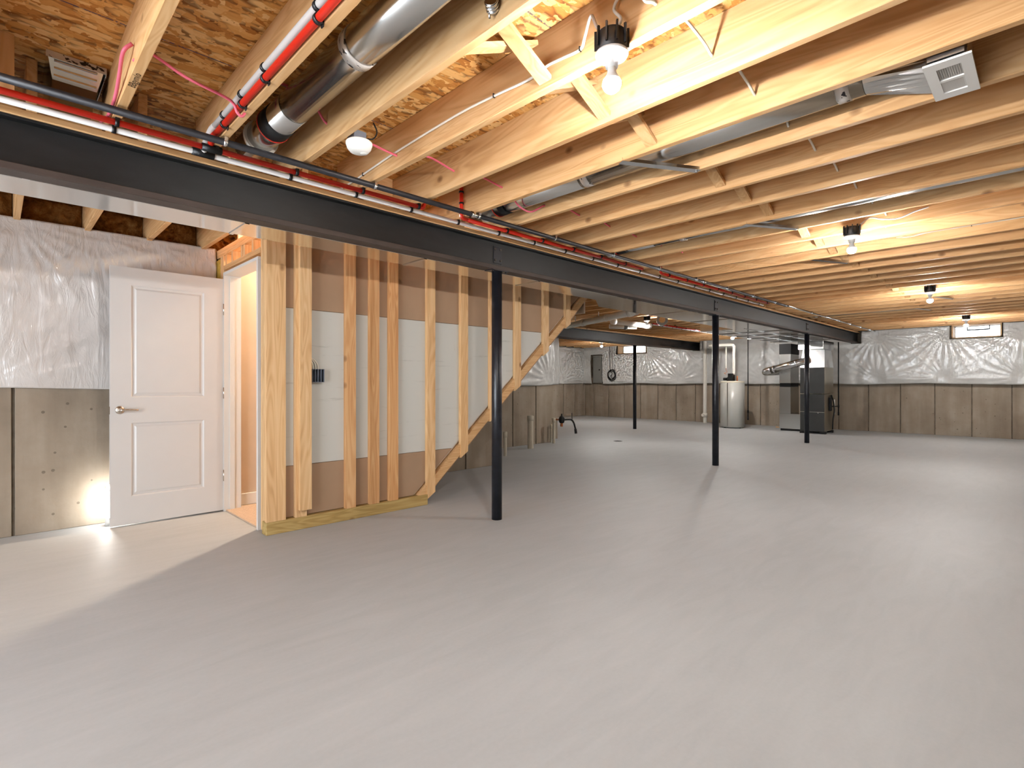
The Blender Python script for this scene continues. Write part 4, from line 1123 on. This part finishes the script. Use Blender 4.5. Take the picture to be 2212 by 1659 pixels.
vs = thing('vent_stack', 'white vertical vent pipe on the far wall left of the water heater', 'pipe', (14.30, 6.82, 0))
new('pipe', lathe(bmesh.new(), [(0, 0.0), (0.05, 0.0), (0.05, 2.3), (0, 2.3)], seg=20, smooth=False), 'pvc', vs)
new('cleanout', lathe(bmesh.new(), [(0.0505, 0.16), (0.064, 0.16), (0.064, 0.28), (0.0505, 0.28)], seg=20), 'pvc', vs)
new('cleanout_cap', cyl(bmesh.new(), (-0.06, 0.02, 0.22), (-0.10, 0.035, 0.22), 0.04, seg=16), 'pvc', vs)
def drop(x, y, z0, label, elbow=False):
    e = thing('gas_drop', label, 'pipe', (x, y, z0), 'black gas drops')
    new('pipe', cyl(bmesh.new(), (0, 0, 0), (0, 0, 2.0455 - z0 if 3.27 < y < 4.4 else JB - z0), 0.013, seg=12), 'rubber', e)
    new('trap_cap', cyl(bmesh.new(), (0, 0, -0.02), (0, 0, 0.05), 0.018, seg=8), 'rubber', e)
    new('tee', cyl(bmesh.new(), (0, 0, 0.16), (0, 0, 0.22), 0.019, seg=10), 'rubber', e)
    return e
drop(13.20, 5.20, 0.235, 'thin black gas pipe hanging right of the water heater')
g2 = drop(13.62, 3.36, 0.41, 'thin black gas pipe hanging right of the furnace')
new('branch', tube(bmesh.new(), [(0, 0, 0.19), (-0.1, 0.02, 0.185), (-0.22, 0.06, 0.19), (-0.30, 0.06, 0.2)], 0.011, 8), 'rubber', g2)
sk = thing('wood_strip', 'pale wood strip lying on the floor by the far wall left of the furnace', 'board', (14.12, 4.86, 0))
q = Vector((13.98 - 14.12, 4.30 - 4.86, 0))
new('strip', beam_between(bmesh.new(), (0, 0, 0.011), q + Vector((0, 0, 0.011)), 0.05, 0.022), 'wood_y', sk)

# ------------------------------------------------------------------ electrical panel and cable coil
ep = thing('electrical_panel', 'tall grey electrical panel on the far wall near the rear corner', 'electrical panel', (14.553, 10.645, 1.12))
new('cover', B(-0.10, 0.0, -0.19, 0.19, 0.0, 0.92, bev=0.006), 'panel_grey', ep)
new('door', B(-0.108, -0.1005, -0.165, 0.165, 0.05, 0.87, bev=0.004), 'panel_grey', ep)
new('latch', B(-0.116, -0.1085, -0.10, -0.06, 0.42, 0.46), 'rubber', ep)
cc = thing('cable_coil', 'coil of black cable hanging on the far wall beside the grey panel', 'cable', (14.33, 10.0, 1.38))
for i in range(4):
    bm = bmesh.new(); r = 0.125 + 0.012 * i; ph = 0.6 * i
    P = [(-0.01 * math.sin(3 * t) + 0.008 * i, r * math.cos(t) + 0.012 * math.sin(2 * t + ph), r * math.sin(t) * (1 + 0.05 * i)) for t in [2 * math.pi * k / 16 for k in range(17)]]
    new('loop', tube(bm, P, 0.008, 8, n=3), 'rubber', cc)
new('tail', tube(bmesh.new(), [(0.0, 0.0, -0.1), (0.0, 0.02, -0.02), (0, -0.03, 0.05), (0.0, 0.03, 0.12), (0.0, 0.06, 0.3), (0, 0.065, 0.6), (0.0, 0.07, 0.93)], 0.008, 8), 'rubber', cc)
new('tail', tube(bmesh.new(), [(0.0, -0.02, 0.12), (0.0, -0.02, 0.4), (0, -0.015, 0.92)], 0.006, 8), 'panel_grey', cc)

# ------------------------------------------------------------------ drain pipes and supply pipes under the rear joists
dp = thing('drain_pipe', 'long white drain pipe slung under the rear joists beyond the stairs', 'pipe', (7.47, 6.20, 2.16))
new('pipe', cyl(bmesh.new(), (0, 0, 0), (-0.42, -1.75, 0.06), 0.052, seg=24), 'pvc', dp)
for t in (0.25, 0.6, 0.9): new('coupling', cyl(bmesh.new(), (-0.42 * t, -1.75 * t, 0.06 * t), (-0.42 * t - 0.018, -1.75 * t - 0.075, 0.06 * t + 0.002), 0.061, seg=24), 'pvc', dp)
for t in (0.15, 0.5): new('hanger', B(-0.42 * t - 0.008, -0.42 * t + 0.008, -1.75 * t - 0.004, -1.75 * t + 0.004, 0.05, JB - 2.16), 'pvc', dp)
dp = thing('drain_pipe', 'white drain pipe with couplings beside the rear light', 'pipe', (7.80, 5.42, 2.21))
new('pipe', cyl(bmesh.new(), (0, 0, 0), (0.92, -0.20, -0.03), 0.045, seg=24), 'pvc', dp)
new('coupling', cyl(bmesh.new(), (-0.02, 0, 0), (0.06, -0.015, 0), 0.054, seg=24), 'pvc', dp)
new('coupling', cyl(bmesh.new(), (0.80, -0.175, -0.026), (0.90, -0.196, -0.029), 0.054, seg=24), 'pvc', dp)
dp = thing('drain_pipe', 'short white drain pipe with a grey coupling below the other drain pipes', 'pipe', (8.16, 5.74, 2.17))
new('pipe', cyl(bmesh.new(), (0, 0, 0), (0.38, -0.34, -0.01), 0.04, seg=20), 'pvc', dp)
new('coupling', cyl(bmesh.new(), (0.20, -0.18, -0.005), (0.25, -0.224, -0.006), 0.047, seg=20), 'panel_grey', dp)
fc = thing('duct_collar', 'grey round collar hanging under the rear joists beside the trunk duct', 'duct', (8.52, 4.86, 2.25))
u, v = frame(Vector((0.87, 0.49, 0)))
bm = bmesh.new()
cyl(bm, (0, 0, 0), (0.05, 0.028, 0), 0.10, seg=28)
new('flange', bm, 'panel_grey', fc)
new('throat', cyl(bmesh.new(), (-0.012, -0.007, 0), (0.0, 0.0, 0), 0.055, seg=24), 'wood_y', fc)
rc = [rear_x(k) + 0.019 for k in range(20, 34)]
pipe_x('water_pipe', 'red plastic water pipe under the rear joists', 9.35, 12.7, 5.53, pz, 0.0138, 'pex_red', rc)
pipe_x('water_pipe', 'white plastic water pipe beside the red one under the rear joists', 9.2, 13.2, 5.63, pz, 0.0138, 'pex_white', rc)

# yellow insulation showing beside the sheet at the door frame
o = new('insulation_batt', B(1.440, 1.50, 5.202, 5.300, 1.10, 2.235, bev=0.012), 'yellow_batt')
tag(o, 'strip of yellow insulation between the plastic sheet and the door frame', 'insulation')
